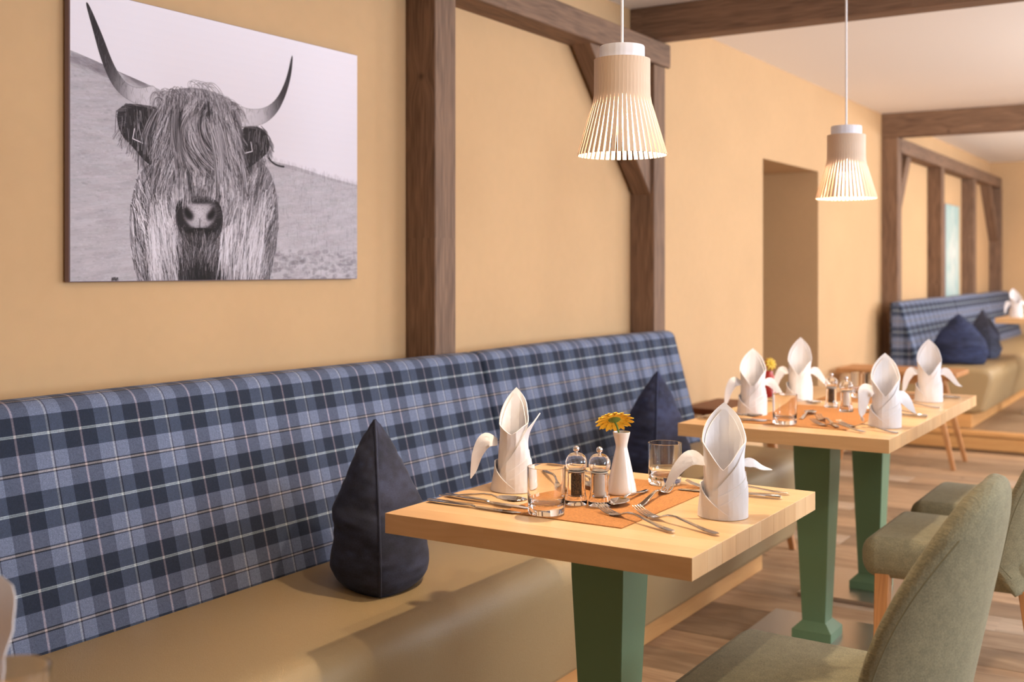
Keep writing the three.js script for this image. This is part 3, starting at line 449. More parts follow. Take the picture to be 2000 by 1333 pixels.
// ------------------------------------------------------------------ tables
const tableRnd = mulberry(77);
function makeTable(label, s0, s1, x0, x1) {
  const cs = (s0 + s1) / 2, cx = (x0 + x1) / 2, t = thing('dining_table', label, 'table', at(cs, cx, 0));
  const top = new THREE.Group(), n = Math.round((s1 - s0) / 0.069), w0 = (s1 - s0) / n; top.name = 'tabletop'; top.userData.label = 'pale maple tabletop'; t.add(top);
  for (let i = 0; i < n; i++) part('stave', box(x1 - x0, 0.041, w0, 0, 0.7295, (s1 - s0) / 2 - (i + 0.5) * w0, 0.0007, 0, 1), M.maples[Math.floor(tableRnd() * 4)], top);
  const w = 0.125;
  part('pedestal', loft([rectRing(w, w, 0.707, 0, 0, 0.03), rectRing(w * 0.98, w * 0.98, 0.6, 0, 0, 0.03), rectRing(w * 0.62, w * 0.62, 0.062, 0, 0, 0.03)], 0.3), M.green, t, 'tapered green pedestal');
  part('foot_block', loft([rectRing(0.076, 0.076, 0.072), rectRing(0.132, 0.132, 0.044), rectRing(0.132, 0.132, 0.014)], 0.3), M.green, t, 'chamfered green foot block');
  part('base_plate', box(0.44, 0.014, 0.44, 0, 0.0075, 0, 0.002), M.steel, t, 'flat steel base plate');
  part('mounting_plate', box(0.2, 0.006, 0.2, 0, 0.7058, 0, 0.001), M.blackSteel, t);
  return t;
}
makeTable('near maple table with the flower vase and a green pedestal', 1.82, 2.51, -1.458, -0.783);
makeTable('maple table with green pedestal, front one of the joined pair', 3.385, 4.168, -1.506, -0.838);
makeTable('maple table joined to the rear edge of the one before it', 4.172, 4.76, -1.506, -0.842);
makeTable('maple table at the lower left, only its glass and napkin showing', 0.14, 0.818, -1.53, -0.86);
makeTable('far table top at the right edge beyond the joined pair', 9.35, 10.1, -1.52, -0.75).position.y = PLAT + 0.0;

// woven runners
function runner(label, s0, s1, x0, x1, y = 0.7505) { const g = box(x1 - x0, 0.0016, s1 - s0, 0, 0, 0, 0.0005, 2, 1); const m = solo('table_runner', g, M.runner, label, 'placemat', 'orange brown woven mats'); m.position.set((x0 + x1) / 2, y + 0.0008, -(s0 + s1) / 2); return m; }
runner('orange brown woven mat on the near table', 1.952, 2.425, -1.262, -0.985);
runner('orange brown woven mat on the front table of the joined pair', 3.505, 4.07, -1.345, -0.998);
runner('orange brown woven mat on the rear table of the joined pair', 4.27, 4.70, -1.33, -1.02);

// ------------------------------------------------------------------ lily-folded napkins (opening towards +z)
const R0 = 0.042, TOP = 0.222;
function napkinWing(pts, width, roll = 0.8) { // drooping leaf along a curve
  const c = new THREE.CatmullRomCurve3(pts.map((p) => V(...p)));
  return sheet((u, v) => {
    const p = c.getPoint(v), t = c.getTangent(v), w = width * (v < 0.25 ? 0.55 + 0.45 * Math.sin(v / 0.25 * Math.PI / 2) : Math.pow(1 - (v - 0.25) / 0.75, 0.95)) + 0.0006;
    const flat = t.clone().cross(V(0, 1, 0.15)).normalize(), up = flat.clone().cross(t).normalize(), ro = roll * (0.5 + 0.5 * Math.min(1, v * 3)), side = flat.clone().multiplyScalar(Math.cos(ro)).add(up.clone().multiplyScalar(Math.sin(ro))), nor = side.clone().cross(t).normalize(), k = u * 2 - 1;
    return p.add(side.multiplyScalar(k * w)).add(nor.multiplyScalar(-0.12 * w * k * k * (1 - 0.5 * v)));
  }, 10, 22, 0.0011, 0.5, 1);
}
function napkin(label, s, x, turn, o = {}) {
  const { top = TOP, r0 = R0, taper = 0, lean = 0.004, wings = ['L', 'R'], y = 0.7505, notch = 0.098 } = o;
  const g = thing('folded_napkin', label, 'napkin', at(s, x, y), turn, 'white lily-folded napkins');
  const rad = (h) => r0 * (1 - taper * Math.min(1, h / 0.13)) * (1 - 0.10 * Math.sin(Math.min(1, h / 0.13) * Math.PI / 2) + (h > 0.13 ? 0.06 * Math.sin((h - 0.13) / 0.05 * 1.2) : 0));
  const back = (xx) => 0.150 + (top - 0.150) * Math.pow(Math.max(0, 1 - Math.abs(xx)), 0.62);
  const front = (xx) => notch + (0.150 - notch) * Math.pow(Math.abs(xx), 1.25);
  const tube = (a0, a1, lo, hi, off, flare = 0) => sheet((u, v) => {
    const a = a0 + (a1 - a0) * u, b = lo(a), h = b + (hi(a) - b) * v, rr = rad(h) + off + flare * Math.max(0, h - 0.1) ** 2, sag = 0.0012 * Math.sin(a * 3 + h * 60) ;
    return V(Math.sin(a) * (rr + sag), h, Math.cos(a) * (rr + sag) - lean * Math.max(0, h - 0.1) * 6);
  }, 64, 26, 0.0011, 2, 2);
  const hoodTop = (a) => (Math.cos(a) < 0 ? back(Math.sin(a)) : front(Math.sin(a)));
  part('hood', tube(0, 2 * Math.PI, () => 0.0005, hoodTop, 0, 1.5), M.linen, g);
  part('inner_fold', tube(Math.PI * 0.56, Math.PI * 1.44, () => 0.06, (a) => back(Math.sin(a)) - 0.012, -0.0032, 1.3), M.linen, g);
  // outer layer wrapped to the right: its upper edge falls across the front
  const D = Math.PI / 180, diag = (a) => { const q = (a / D + 42) / 128; return 0.041 + 0.109 * Math.min(1, Math.max(0, q)) ** 1.05; };
  part('wrap', tube(-42 * D, 86 * D, () => 0.0005, diag, 0.0035), M.linen, g);
  part('wrap', tube(-42 * D, 96 * D, () => 0.0005, (a) => { const q = (a / D + 42) / 138; return 0.036 + 0.055 * Math.min(1, Math.max(0, q)) ** 1.1; }, 0.0058), M.linen, g);
  // turned-up band at the foot
  part('fold_band', tube(-115 * D, 22 * D, () => 0.0005, (a) => Math.max(0.003, 0.066 - 0.063 * Math.min(1, Math.max(0, (a / D + 78) / 100))), 0.0082), M.linen, g);
  part('fold_band', tube(-62 * D, 246 * D, () => 0.0005, (a) => { const q = Math.min(1, Math.max(0, (a / D + 62) / 152)); return 0.006 + 0.064 * q; }, 0.0072), M.linen, g);
  const W = {
    L: [[[-0.036, 0.108, 0.006], [-0.062, 0.118, 0.012], [-0.088, 0.098, 0.018], [-0.108, 0.064, 0.022], [-0.112, 0.052, 0.022]], 0.017, 0.85],
    R: [[[0.036, 0.106, -0.004], [0.056, 0.108, -0.01], [0.076, 0.097, -0.016], [0.096, 0.092, -0.02]], 0.013, -0.5],
    LD: [[[-0.036, 0.108, 0.0], [-0.060, 0.112, 0.008], [-0.078, 0.085, 0.012], [-0.088, 0.045, 0.016], [-0.094, 0.026, 0.02]], 0.018, 0.95],
    RD: [[[0.036, 0.108, 0.0], [0.056, 0.114, 0.004], [0.076, 0.096, 0.01], [0.1, 0.068, 0.014], [0.116, 0.06, 0.014]], 0.016, -0.95],
    LW: [[[-0.032, 0.118, 0.01], [-0.056, 0.114, 0.02], [-0.066, 0.076, 0.026], [-0.07, 0.03, 0.028], [-0.066, 0.016, 0.026]], 0.024, 1.0],
    RLD: [[[0.036, 0.108, 0.0], [0.060, 0.114, 0.006], [0.072, 0.085, 0.01], [0.076, 0.045, 0.012], [0.078, 0.014, 0.014]], 0.034, -1.25],
    RW: [[[0.034, 0.10, -0.01], [0.056, 0.09, -0.02], [0.078, 0.06, -0.026], [0.092, 0.04, -0.03]], 0.024, -0.9],
  };
  for (const k of wings) if (W[k]) part('leaf', napkinWing(...W[k]), M.linen, g);
  if (wings.includes('UP')) part('leaf', tube(-34 * D, 150 * D, () => 0.0005, (a) => { const d = a / D; return d < 96 ? 0.052 + 0.122 * Math.max(0, (d + 34) / 130) ** 1.1 : 0.174 - 0.07 * ((d - 96) / 54) ** 0.8; }, 0.0046, 5.0), M.linen, g);
  return g;
}
napkin('white lily-folded napkin at the near table, on the chair side', 2.165, -0.863, 0.36, { wings: ['L', 'R'] });
napkin('white napkin on the bench side of the near table, one leaf standing up', 2.165, -1.366, 0.42, { wings: ['LD', 'UP'], lean: 0.004, notch: 0.128, top: 0.226, taper: 0.26, r0: 0.041 });
napkin('white napkin on the bench side of the joined pair, nearest the cushion', 3.72, -1.378, 0.34, { wings: ['LD', 'RD'] });
napkin('white napkin before the passage, with both leaves spread wide', 4.22, -1.378, 0.24, { wings: ['LD', 'RD'], top: 0.235 });
napkin('white napkin with one broad hanging leaf beside the glass mills of the joined pair', 3.66, -0.918, 0.26, { wings: ['LW', 'RW'], top: 0.228 });
napkin('white napkin at the outermost corner of the rear joined table', 4.45, -0.955, 0.22, { wings: ['LD', 'RD'], top: 0.23 });
napkin('blurred white napkin at the lower left on the unseen table', 0.7475, -1.25, 0.56, { wings: ['RLD'], top: 0.215 });
napkin('white napkin on the far table at the right edge', 9.62, -1.41, 0.5, { wings: ['LD', 'RD'], y: PLAT + 0.7505 });

// ------------------------------------------------------------------ glassware, mills, vase
function tumbler(label, s, x, y = 0.7505) {
  const r = 0.0385, h = 0.096, g = lathe([[0, 0], [r - 0.006, 0], [r - 0.0015, 0.003], [r - 0.001, 0.012], [r, 0.04], [r + 0.0006, h - 0.001], [r - 0.0002, h], [r - 0.0014, h - 0.0006], [r - 0.0022, 0.04], [r - 0.004, 0.026], [r - 0.010, 0.0195], [0, 0.0185]], 64);
  const m = solo('tumbler', g, M.glass, label, 'glass', 'clear thick-based tumblers'); m.position.set(...at(s, x, y)); return m;
}
tumbler('clear tumbler nearest the front edge of the near table', 1.981, -1.170, 0.7525);
tumbler('clear tumbler behind the vase, towards the far chair of the near table', 2.40, -1.10, 0.7525);
tumbler('clear tumbler at the front edge of the joined pair', 3.53, -1.20, 0.7525);
tumbler('clear tumbler half hidden behind napkins on the rear joined table', 4.42, -1.20, 0.7525);
tumbler('blurred clear tumbler at the lower left corner', 0.697, -1.041);

function mill(label, s, x, kind) {
  const g = thing('spice_mill', label, 'mill', at(s, x, 0.7523), 0, 'clear acrylic mills');
  part('body', lathe([[0, 0], [0.0225, 0], [0.0238, 0.002], [0.0236, 0.008], [0.0205, 0.02], [0.0188, 0.032], [0.0182, 0.066], [0.0172, 0.0685], [0.012, 0.0685], [0.012, 0.019], [0.0115, 0.0165], [0, 0.0165]], 40), M.acrylic, g, 'clear flared body');
  part(kind === 'pepper' ? 'peppercorn_filling' : 'salt_filling', lathe([[0, 0.0195], [0.0114, 0.0195], [0.0116, 0.024], [0.0116, 0.066], [0, 0.066]], 32), kind === 'pepper' ? M.pepper : M.salt, g);
  part('grinder', lathe([[0, 0.017], [0.0108, 0.017], [0.0108, 0.0192], [0, 0.0192]], 24), M.steel, g);
  part('collar', lathe([[0.0121, 0.0688], [0.0176, 0.0688], [0.0176, 0.0706], [0, 0.0706]], 32), M.white, g);
  part('head', lathe([[0, 0.071], [0.017, 0.071], [0.0205, 0.0745], [0.0229, 0.081], [0.0234, 0.088], [0.0222, 0.0955], [0.0185, 0.1022], [0.0125, 0.1068], [0.006, 0.1085], [0, 0.1086], [0, 0.1058], [0.0058, 0.1056], [0.0115, 0.1042], [0.0168, 0.1002], [0.0199, 0.0945], [0.021, 0.088], [0.0206, 0.082], [0.0186, 0.0766], [0.016, 0.0735], [0, 0.0735]], 40), M.acrylic, g, 'clear domed head');
  part('spindle', lathe([[0, 0.1087], [0.003, 0.1087], [0.003, 0.111], [0, 0.111]], 16), M.chrome, g);
  part('knob', new THREE.SphereGeometry(0.0068, 24, 16).translate(0, 0.1168, 0), M.chrome, g, 'round chrome knob');
  return g;
}
mill('clear mill filled with dark peppercorns on the near table', 2.098, -1.166, 'pepper');
mill('clear mill filled with white salt in front of the vase', 2.112, -1.118, 'salt');
mill('clear mill with dark peppercorns on the joined pair', 4.05, -1.205, 'pepper');
mill('clear mill with white salt on the joined pair', 3.955, -1.125, 'salt');

{
  const sv = 2.252, xv = -1.137, y0 = 0.7523, v = thing('bud_vase', 'slim white porcelain bud vase with a waisted neck', 'vase', at(sv, xv, y0));
  part('body', lathe([[0, 0.0005], [0.0318, 0], [0.0336, 0.0018], [0.0334, 0.006], [0.0312, 0.018], [0.0262, 0.042], [0.0196, 0.072], [0.0146, 0.094], [0.0128, 0.1025], [0.0132, 0.108], [0.0156, 0.119], [0.0186, 0.1315], [0.0193, 0.1348], [0.0189, 0.1362], [0.0178, 0.1352], [0.0142, 0.118], [0.0116, 0.107], [0.0112, 0.102], [0.013, 0.093], [0.018, 0.072], [0.029, 0.014], [0, 0.007]], 64), M.porcelain, v);
}
function gerbera(label, s, x, y, o) {
  const { stem, face, R = 0.037, n = 26, mats = [M.petal, M.petalDeep], name = 'gerbera' } = o;
  const f = thing(name, label, 'flower', at(s, x, y)), pts = stem.map((p) => V(...p)), end = pts.at(-1);
  part('stem', new THREE.TubeGeometry(new THREE.CatmullRomCurve3(pts), 24, 0.0022, 10), M.stem, f, 'green stem');
  const h = new THREE.Group(); h.name = 'bloom'; f.add(h); h.position.copy(end); h.quaternion.setFromUnitVectors(V(0, 1, 0), V(...face).normalize());
  part('calyx', lathe([[0, -0.002], [0.0035, -0.001], [0.009, 0.001], [0.0155, 0.0052], [0.014, 0.0075], [0, 0.007]], 24), M.stem, h, 'green calyx');
  part('centre', lathe([[0, 0.013], [0.007, 0.0125], [0.0105, 0.0105], [0.010, 0.0085], [0, 0.008]], 24), M.petalDeep, h);
  for (const [layer, len, lift, cnt, ph] of [[0, R, 0.004, n, 0], [1, R * 0.84, 0.0075, n, 0.5]]) {
    const geo = [0, 1].map((q) => sheet((u, v) => { const w = 0.0052 * Math.sin(Math.min(1, v * 1.5 + 0.16) * Math.PI / 2) * Math.pow(Math.max(0, 1 - v ** 5), 0.5) + 0.0002, k = u * 2 - 1; return V(k * w, lift + 0.003 * Math.sin(v * 2.4) - (q ? 0.009 : 0.005) * v * v - 0.0012 * k * k, 0.006 + len * v - 0.0); }, 6, 10, 0.0002));
    for (let i = 0; i < cnt; i++) { const p = part('petal', geo[i % 2], mats[(i + layer) % 2], h); p.rotation.y = (i + ph) / cnt * 2 * Math.PI; }
  }
  return f;
}
gerbera('yellow orange gerbera standing in the white bud vase', 2.252, -1.137, 0.7523, { stem: [[0.006, 0.02, 0], [0.001, 0.09, 0.004], [-0.006, 0.142, 0.006], [-0.015, 0.158, 0.004]], face: [-0.36, 0.82, -0.44], R: 0.037 });

// red vase with a flower on the side table by the passage
{
  const v = thing('red_vase', 'small red vase partly hidden behind the napkins', 'vase', at(5.1, -1.81, 0.601));
  part('body', lathe([[0, 0], [0.04, 0], [0.05, 0.02], [0.052, 0.06], [0.044, 0.11], [0.026, 0.145], [0.018, 0.16], [0.02, 0.172], [0.016, 0.172], [0.014, 0.16], [0.022, 0.14], [0.04, 0.1], [0.045, 0.03], [0, 0.008]], 36), M.red, v);
  gerbera('small red and yellow bloom in the red vase', 5.1, -1.81, 0.601, { stem: [[0, 0.03, 0], [0.002, 0.15, 0], [0.008, 0.205, 0.0]], face: [0.75, 0.35, 0.6], R: 0.026, n: 18, mats: [std({ color: '#b32016', roughness: 0.7 }), M.petal], name: 'bloom_stalk' });
}

// ------------------------------------------------------------------ cutlery, along +x from handle end to tip
function cutleryParts(kind, g) {
  if (kind === 'knife') {
    part('handle', bar([[0, 0.004, 0.0045, 0.0025], [0.004, 0.0042, 0.0068, 0.0038], [0.05, 0.0042, 0.0062, 0.0038], [0.105, 0.004, 0.0044, 0.0032], [0.112, 0.0035, 0.004, 0.0022]], 16, 0.7), M.cutlery, g);
    part('blade', bar([[0.11, 0.003, 0.004, 0.0016], [0.125, 0.0028, 0.0075, 0.0011], [0.18, 0.0026, 0.0092, 0.0008], [0.206, 0.0025, 0.0078, 0.0007], [0.217, 0.0024, 0.003, 0.0005, -0.004]], 12, 0.8), M.cutlery, g); return;
  }
  const hand = [[0, 0.0028, 0.0035, 0.0014], [0.004, 0.003, 0.0062, 0.0018], [0.03, 0.0038, 0.0058, 0.0018], [0.07, 0.009, 0.0042, 0.0019], [0.1, 0.0128, 0.003, 0.002], [0.12, 0.0118, 0.0027, 0.002], [0.133, 0.0078, 0.003, 0.0018]];
  part('handle', bar(hand, 14, 0.8), M.cutlery, g);
  if (kind === 'fork') {
    const tines = [bar([[0.131, 0.0084, 0.003, 0.0017], [0.14, 0.005, 0.0068, 0.0014], [0.15, 0.0032, 0.0102, 0.0012], [0.158, 0.003, 0.0112, 0.0011], [0.162, 0.0033, 0.0112, 0.001]], 14, 0.8)];
    for (let k = 0; k < 4; k++) { const z = (k - 1.5) * 0.0062; tines.push(bar([[0.160, 0.0031, 0.0021, 0.0011, z], [0.175, 0.0048, 0.0018, 0.001, z], [0.19, 0.0092, 0.0014, 0.0009, z * 0.97], [0.203, 0.0152, 0.0007, 0.0006, z * 0.94]], 8, 0.9)); }
    part('tines', mergeGeometries(tines), M.cutlery, g); return;
  }
  part('bowl', sheet((u, v) => { const q = 0.132 + 0.066 * v, w = 0.0198 * Math.pow(Math.sin(Math.PI * Math.min(1, Math.max(0, 0.06 + 0.94 * v)) ** 0.85), 0.62) + 0.0006, k = u * 2 - 1; const dep = Math.sin(Math.PI * v) ** 0.7 * (1 - k * k); return V(q, 0.0098 - 0.0075 * dep - 0.001 * v, -k * w); }, 18, 24, 0.0005), M.cutlery, g);
}
const cutleryProto = {};
function cutlery(kind, label, group, end, tip, y = 0.7506, roll = 0) { // end, tip: [s, x]
  const dx = tip[1] - end[1], dz = -(tip[0] - end[0]), turn = Math.atan2(-dz, dx);
  if (!cutleryProto[kind]) { const g = thing(kind, label, kind, at(end[0], end[1], y), turn, group); cutleryParts(kind, g); g.scale.setScalar(kind === 'fork' ? 1.13 : kind === 'knife' ? 1.06 : 1.03); cutleryProto[kind] = g; return g; }
  const c = copyOf(cutleryProto[kind], at(end[0], end[1], y), turn, label); c.userData.group = group; return c;
}
const MAT = 0.7525, G1 = 'cutlery on the near table', G2 = 'cutlery on the joined tables';
cutlery('knife', 'knife nearest the front left corner of the near table', G1, [1.955, -1.448], [1.955, -1.23]);
cutlery('knife', 'knife behind the resting spoon on the near table', G1, [2.022, -1.45], [2.002, -1.23]);
cutlery('spoon', 'spoon lying across two knives at the left of the near table', G1, [1.985, -1.44], [2.02, -1.24], 0.758);
cutlery('fork', 'fork whose tines lie on the mat in front of the salt mill', G1, [1.968, -0.885], [2.075, -1.12], 0.7516);
cutlery('fork', 'fork nearest the chair side corner of the near table', G1, [1.993, -0.806], [2.10, -1.06], 0.7516);
cutlery('spoon', 'small spoon on the mat beside the vase', G1, [2.30, -1.098], [2.14, -1.085], MAT);
cutlery('fork', 'fork on the mat whose tines point at the back tumbler', G1, [2.125, -1.035], [2.34, -1.062], MAT);
cutlery('knife', 'knife half hidden behind the chair side napkin', G1, [2.382, -0.818], [2.356, -1.04], 0.7516);
cutlery('fork', 'fork beside the half hidden knife at the right of the near table', G1, [2.438, -0.82], [2.40, -1.02], 0.7516);
cutlery('knife', 'knife at the back edge of the near table behind the pepper mill', G1, [2.44, -1.44], [2.43, -1.22], 0.7516);
cutlery('fork', 'fork behind the pepper mill, seen through the front tumbler', G1, [2.33, -1.39], [2.20, -1.25], 0.7516);
cutlery('spoon', 'spoon glimpsed between the two mills of the near table', G1, [2.40, -1.32], [2.235, -1.19], MAT);
cutlery('spoon', 'bright spoon on the front mat of the joined pair', G2, [3.66, -1.19], [3.86, -1.215], MAT);
cutlery('fork', 'fork beside the bright spoon on the front mat of the joined pair', G2, [3.53, -1.03], [3.70, -1.14], MAT);
cutlery('fork', 'fork crossing the edge of the front mat towards the chair', G2, [3.47, -0.93], [3.56, -1.09], MAT);
cutlery('fork', 'fork nearest the front right corner of the joined pair', G2, [3.515, -0.845], [3.60, -1.03]);
cutlery('knife', 'knife at the right of the broad-leaved napkin', G2, [3.935, -0.85], [3.97, -1.065], 0.7516);
cutlery('fork', 'fork beside the knife right of the broad-leaved napkin', G2, [3.985, -0.86], [4.02, -1.06], 0.7516);
cutlery('knife', 'knife at the outer corner of the rear joined table', G2, [4.585, -0.87], [4.62, -1.085], 0.7516);
cutlery('fork', 'fork lying near the seam between the joined tables', G2, [4.235, -0.87], [4.27, -1.07]);
cutlery('knife', 'knife at the front left corner of the joined pair', G2, [3.515, -1.495], [3.555, -1.28], 0.7516);
cutlery('spoon', 'spoon with a dark bowl in front of the bench side napkin', G2, [3.50, -1.475], [3.60, -1.30], 0.759);
cutlery('knife', 'second knife behind the one at the front left of the joined pair', G2, [3.575, -1.49], [3.585, -1.27]);
cutlery('spoon', 'spoon in front of the wide-leaved napkin by the passage', G2, [4.12, -1.47], [4.14, -1.27]);

// ------------------------------------------------------------------ pendants
function makePendant() {
  const g = thing('pendant_lamp', '', 'lamp'), n = 46, st = [[0.0605, 0.211], [0.0605, 0.16], [0.061, 0.132], [0.064, 0.114], [0.0705, 0.094], [0.0985, 0]];
  const slatGeo = loft(st.map(([r, y], i) => { const q = st[Math.min(i + 1, st.length - 1)], p = st[Math.max(i - 1, 0)], tx = q[0] - p[0], ty = q[1] - p[1], l = Math.hypot(tx, ty), nx = -ty / l, ny = tx / l, w = 0.0041, th = 0.0014; return [[1, 1], [-1, 1], [-1, -1], [1, -1]].map(([a, b]) => V(a * w, y + ny * th * b, r + nx * th * b)); }), 0.3);
  for (let i = 0; i < n; i++) { const s = part('slat', slatGeo, M.birch, g); s.rotation.y = i / n * 2 * Math.PI; }
  part('inner_ring', new THREE.TorusGeometry(0.0585, 0.0018, 8, 48).rotateX(Math.PI / 2).translate(0, 0.2, 0), M.birch, g);
  part('inner_ring', lathe([[0.0575, 0.165], [0.0588, 0.165], [0.0588, 0.21], [0.0575, 0.21], [0.0575, 0.165]], 48), M.birch, g);
  part('cap', smoothed(lathe([[0, 0.214], [0.0485, 0.214], [0.0495, 0.2125], [0.0495, 0.208], [0.0574, 0.208], [0.0574, 0.212], [0.0497, 0.2125], [0.0497, 0.238], [0.0485, 0.2405], [0.012, 0.242], [0.0045, 0.246], [0, 0.246]], 56), 0.7), M.capWhite, g, 'white metal cap');
  part('socket', lathe([[0, 0.208], [0.02, 0.208], [0.02, 0.15], [0, 0.15]], 24), M.capWhite, g);
  part('bulb', new THREE.SphereGeometry(0.03, 24, 16).translate(0, 0.122, 0), M.bulb, g, 'glowing round bulb');
  const L = CEIL_A - 1.5; part('cable', new THREE.CylinderGeometry(0.0032, 0.0032, L - 0.246, 10).translate(0, (L + 0.246) / 2, 0), M.cable, g, 'thin white cable');
  return g;
}
const pend = makePendant(), pendAt = [[2.245, -1.132, 1.5, 'slatted birch pendant lamp hanging over the near table'], [3.78, -1.075, 1.5 - 0.017, 'slatted birch pendant lamp hanging over the joined tables']];
pendAt.forEach(([s, x, y, label], i) => {
  const p = i ? copyOf(pend, at(s, x, y), 0.1, label) : pend; p.position.set(...at(s, x, y)); p.userData.label = label; p.userData.group = 'slatted pendant lamps';
  const L = new THREE.PointLight(LAMP, PENDANT_CD); L.name = 'pendant_light_' + i; L.position.set(x, y + 0.122, -s); L.castShadow = true; L.shadow.radius = 1; scene.add(L);
});
// recessed ceiling spots, added out of view to light walls and bays
const dl = thing('added_ceiling_spot', '', 'lamp');
part('trim_ring', lathe([[0.042, 0.0], [0.055, -0.001], [0.056, -0.004], [0.05, -0.006], [0.042, -0.003], [0.042, 0.0]], 32), M.white, dl); part('lens', lathe([[0, -0.0025], [0.041, -0.0025], [0.041, 0], [0, 0]], 24), M.spotGlow, dl);
ADDED_SPOTS.forEach(([x, s, y, aim, half, cd], i) => {
  const label = ['first', 'second', 'third', 'fourth', 'fifth', 'sixth', 'seventh', 'eighth'][i] + ' small round recessed ceiling spot, added out of view', p = i ? copyOf(dl, at(s, x, y), 0, label) : dl; p.position.set(...at(s, x, y)); p.userData.label = label; p.userData.group = 'added recessed ceiling spots';
  const L = new THREE.SpotLight(LAMP, cd ?? SPOT_CD, 0, half ?? 1.15, 0.6, 2); L.name = 'added_spot_light_' + i; L.position.set(x, y - 0.012, -s); L.target.position.set(x - (x < 0 ? 0.55 : 0), 0, -s); if (aim) L.target.position.set(aim[0], aim[1], -aim[2]); L.castShadow = true; L.shadow.radius = 2; scene.add(L, L.target);
});

// opal globe lamps, invented over the aisle to lift the ceiling light
ADDED_GLOBES.forEach(([x, s, y, cd], i) => {
  const g = thing('added_globe_lamp', ['nearest', 'middle', 'farthest'][i] + ' opal globe lamp added over the aisle, out of view', 'lamp', at(s, x, y)), top = (s < S_P2 ? CEIL_A : CEIL) - y;
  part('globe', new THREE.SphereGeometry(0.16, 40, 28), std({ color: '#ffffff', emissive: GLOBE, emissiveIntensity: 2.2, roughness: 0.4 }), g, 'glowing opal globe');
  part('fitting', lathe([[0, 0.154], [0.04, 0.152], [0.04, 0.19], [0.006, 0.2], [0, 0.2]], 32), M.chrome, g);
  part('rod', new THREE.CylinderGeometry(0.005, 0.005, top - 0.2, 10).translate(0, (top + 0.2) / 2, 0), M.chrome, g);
  const L = new THREE.PointLight(GLOBE, cd); L.name = 'added_globe_light_' + i; L.position.set(x, y, -s); L.castShadow = true; L.shadow.radius = 7; scene.add(L);
});

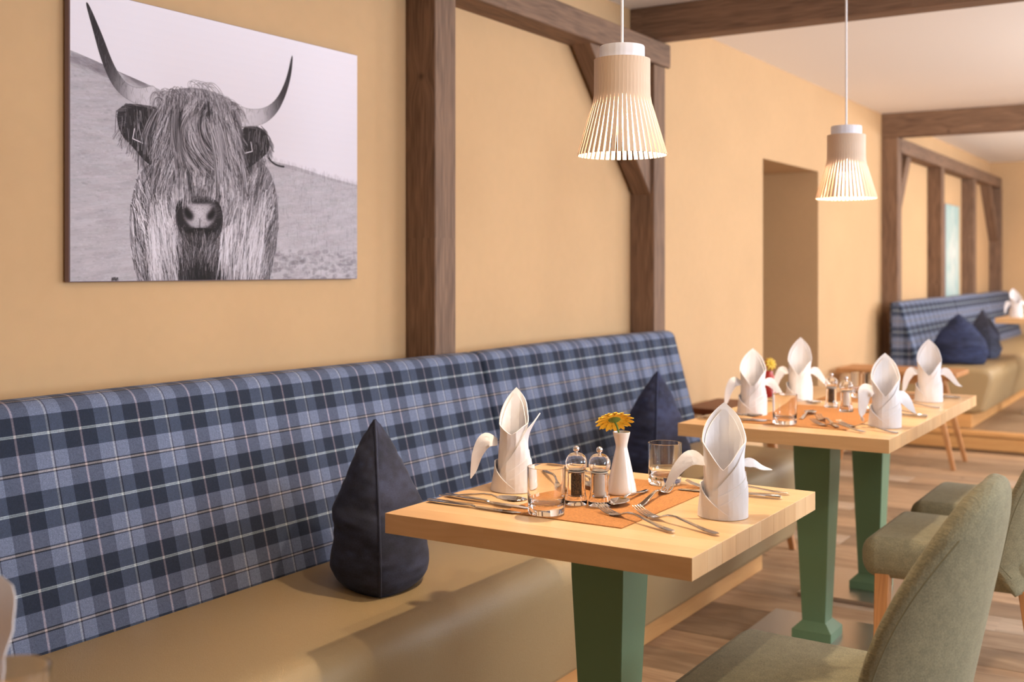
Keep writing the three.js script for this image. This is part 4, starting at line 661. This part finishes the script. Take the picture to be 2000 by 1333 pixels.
// ------------------------------------------------------------------ chairs (facing +z)
function chairParts(g) {
  const seat = new RoundedBoxGeometry(0.49, 0.115, 0.5, 8, 0.05); const p = seat.attributes.position;
  for (let i = 0; i < p.count; i++) { const x = p.getX(i) / 0.245, z = p.getZ(i) / 0.25, y = p.getY(i), f = Math.max(0, (1 - x * x) * (1 - z * z)); const corner = Math.max(0, Math.abs(x) + Math.abs(z) - 1.45) / 0.55; p.setXYZ(i, p.getX(i) * (1 - 0.07 * corner) * (z < 0 ? 1 + 0.1 * z : 1), y + (y > 0 ? 0.016 * f : 0), p.getZ(i) * (1 - 0.07 * corner)); }
  seat.computeVertexNormals(); seat.translate(0, 0.418, -0.035); part('seat', metreUV(toCreasedNormals(seat, 1.2), 0), M.chair, g, 'grey green fabric seat');
  const y0 = 0.37, Ht = 0.515, W = (v) => 0.243 * Math.pow(Math.max(0, 1 - v ** 4.2), 0.42), yy = (v) => y0 + Ht * v;
  const surf = (u, v) => { const uu = Math.sin((u - 0.5) * Math.PI), vv = 1 - (1 - v) ** 1.35, w = W(vv), y = yy(vv), k = Math.abs(w * uu) / 0.243, wrap = 0.108 * (1 - Math.max(0, (vv - 0.35) / 0.65) ** 2 * 0.55) * Math.max(0.3, Math.min(1, vv / 0.2 + 0.3)); return V(w * uu, y, -0.25 - 0.105 * vv + wrap * k ** 2.2); };
  const back = sheet(surf, 56, 52, (u, v) => { const uu = Math.abs(Math.sin((u - 0.5) * Math.PI)), vv = 1 - (1 - v) ** 1.35; return 0.034 * Math.pow(Math.max(0, 1 - uu ** 5), 0.5) * Math.pow(Math.max(0, 1 - vv ** 14), 0.5) * Math.pow(Math.min(1, vv / 0.06 + 0.15), 0.5) + 0.0006; });
  const bp = back.attributes.position, bu = new Float32Array(bp.count * 2); for (let i = 0; i < bp.count; i++) { bu[i * 2] = bp.getX(i) + bp.getZ(i) * 0.5; bu[i * 2 + 1] = bp.getY(i); } back.setAttribute('uv', new THREE.BufferAttribute(bu, 2));
  part('backrest', toCreasedNormals(back, 1.4), M.chair, g, 'curved grey green fabric backrest');
  for (const side of [0.045, 0.955]) {
    const seamPts = []; for (let i = 0; i <= 30; i++) { const q = [side, 0.05 + i / 30 * 0.72], P = surf(...q), e = 1e-3, A = surf(q[0] + e, q[1]).sub(surf(q[0] - e, q[1])), B = surf(q[0], q[1] + e).sub(surf(q[0], q[1] - e)), n = A.cross(B).normalize(); seamPts.push(P.add(n.multiplyScalar(n.z > 0 ? -0.0265 : 0.0265))); }
    part('piping', new THREE.TubeGeometry(new THREE.CatmullRomCurve3(seamPts), 80, 0.0016, 6), M.piping, g);
  }
  for (const [x, z, b] of [[-1, 1, 0], [1, 1, 0], [-1, -1, 1], [1, -1, 1]]) part('leg', loft([rectRing(0.042, 0.042, 0.38, x * 0.2, z * 0.19 - 0.05, 0.12), rectRing(0.03, 0.03, 0.001, x * 0.215, z * (b ? 0.24 : 0.2) - 0.05, 0.12)], 0.3), M.legWood, g, 'tapered wooden leg');
}
const chair = thing('dining_chair', 'grey green upholstered chair pulled up to the near table, nearest of the three', 'chair', at(2.13, -0.70, 0), -Math.PI / 2, 'grey green dining chairs');
chairParts(chair);
copyOf(chair, at(3.53, -0.70, 0), -Math.PI / 2, 'grey green chair at the front of the joined tables, wooden leg showing');
copyOf(chair, at(4.12, -0.70, 0), -Math.PI / 2, 'grey green chair at the rear of the joined tables, palest seat of the three');

// ------------------------------------------------------------------ wooden side tables by the wall
function sideTable(label, s0, s1, x0, x1, h, mat, legMat = mat) {
  const cs = (s0 + s1) / 2, cx = (x0 + x1) / 2, L = x1 - x0, D = s1 - s0, t = thing('side_table', label, 'table', at(cs, cx, 0), 0, 'wooden side tables along the wall');
  part('tabletop', box(L, 0.03, D, 0, h - 0.015, 0, 0.006, 0), mat, t);
  part('apron', mergeGeometries([box(L - 0.16, 0.05, 0.02, 0, h - 0.0555, D / 2 - 0.06, 0.002), box(L - 0.16, 0.05, 0.02, 0, h - 0.0555, 0.06 - D / 2, 0.002)]), mat, t);
  for (const a of [-1, 1]) for (const b of [-1, 1]) { const tx = a * (L / 2 - 0.16), tz = b * (D / 2 - 0.07), bx = a * (L / 2 - 0.02), bz = b * (D / 2 - 0.01); part('leg', loft([rectRing(0.042, 0.034, h - 0.031, tx, tz, 0.15), rectRing(0.026, 0.024, 0.001, bx, bz, 0.15)], 0.3), legMat, t, 'splayed wooden leg'); }
  return t;
}
sideTable('dark wooden side table against the wall past the end of the long bench', 4.92, 5.36, -2.17, -1.62, 0.6, M.darkWood, M.legWood);
sideTable('wooden side table with splayed legs in front of the far bench', 7.38, 7.78, -2.17, -1.42, 0.6, M.legWood);

renderer.render(scene, camera);
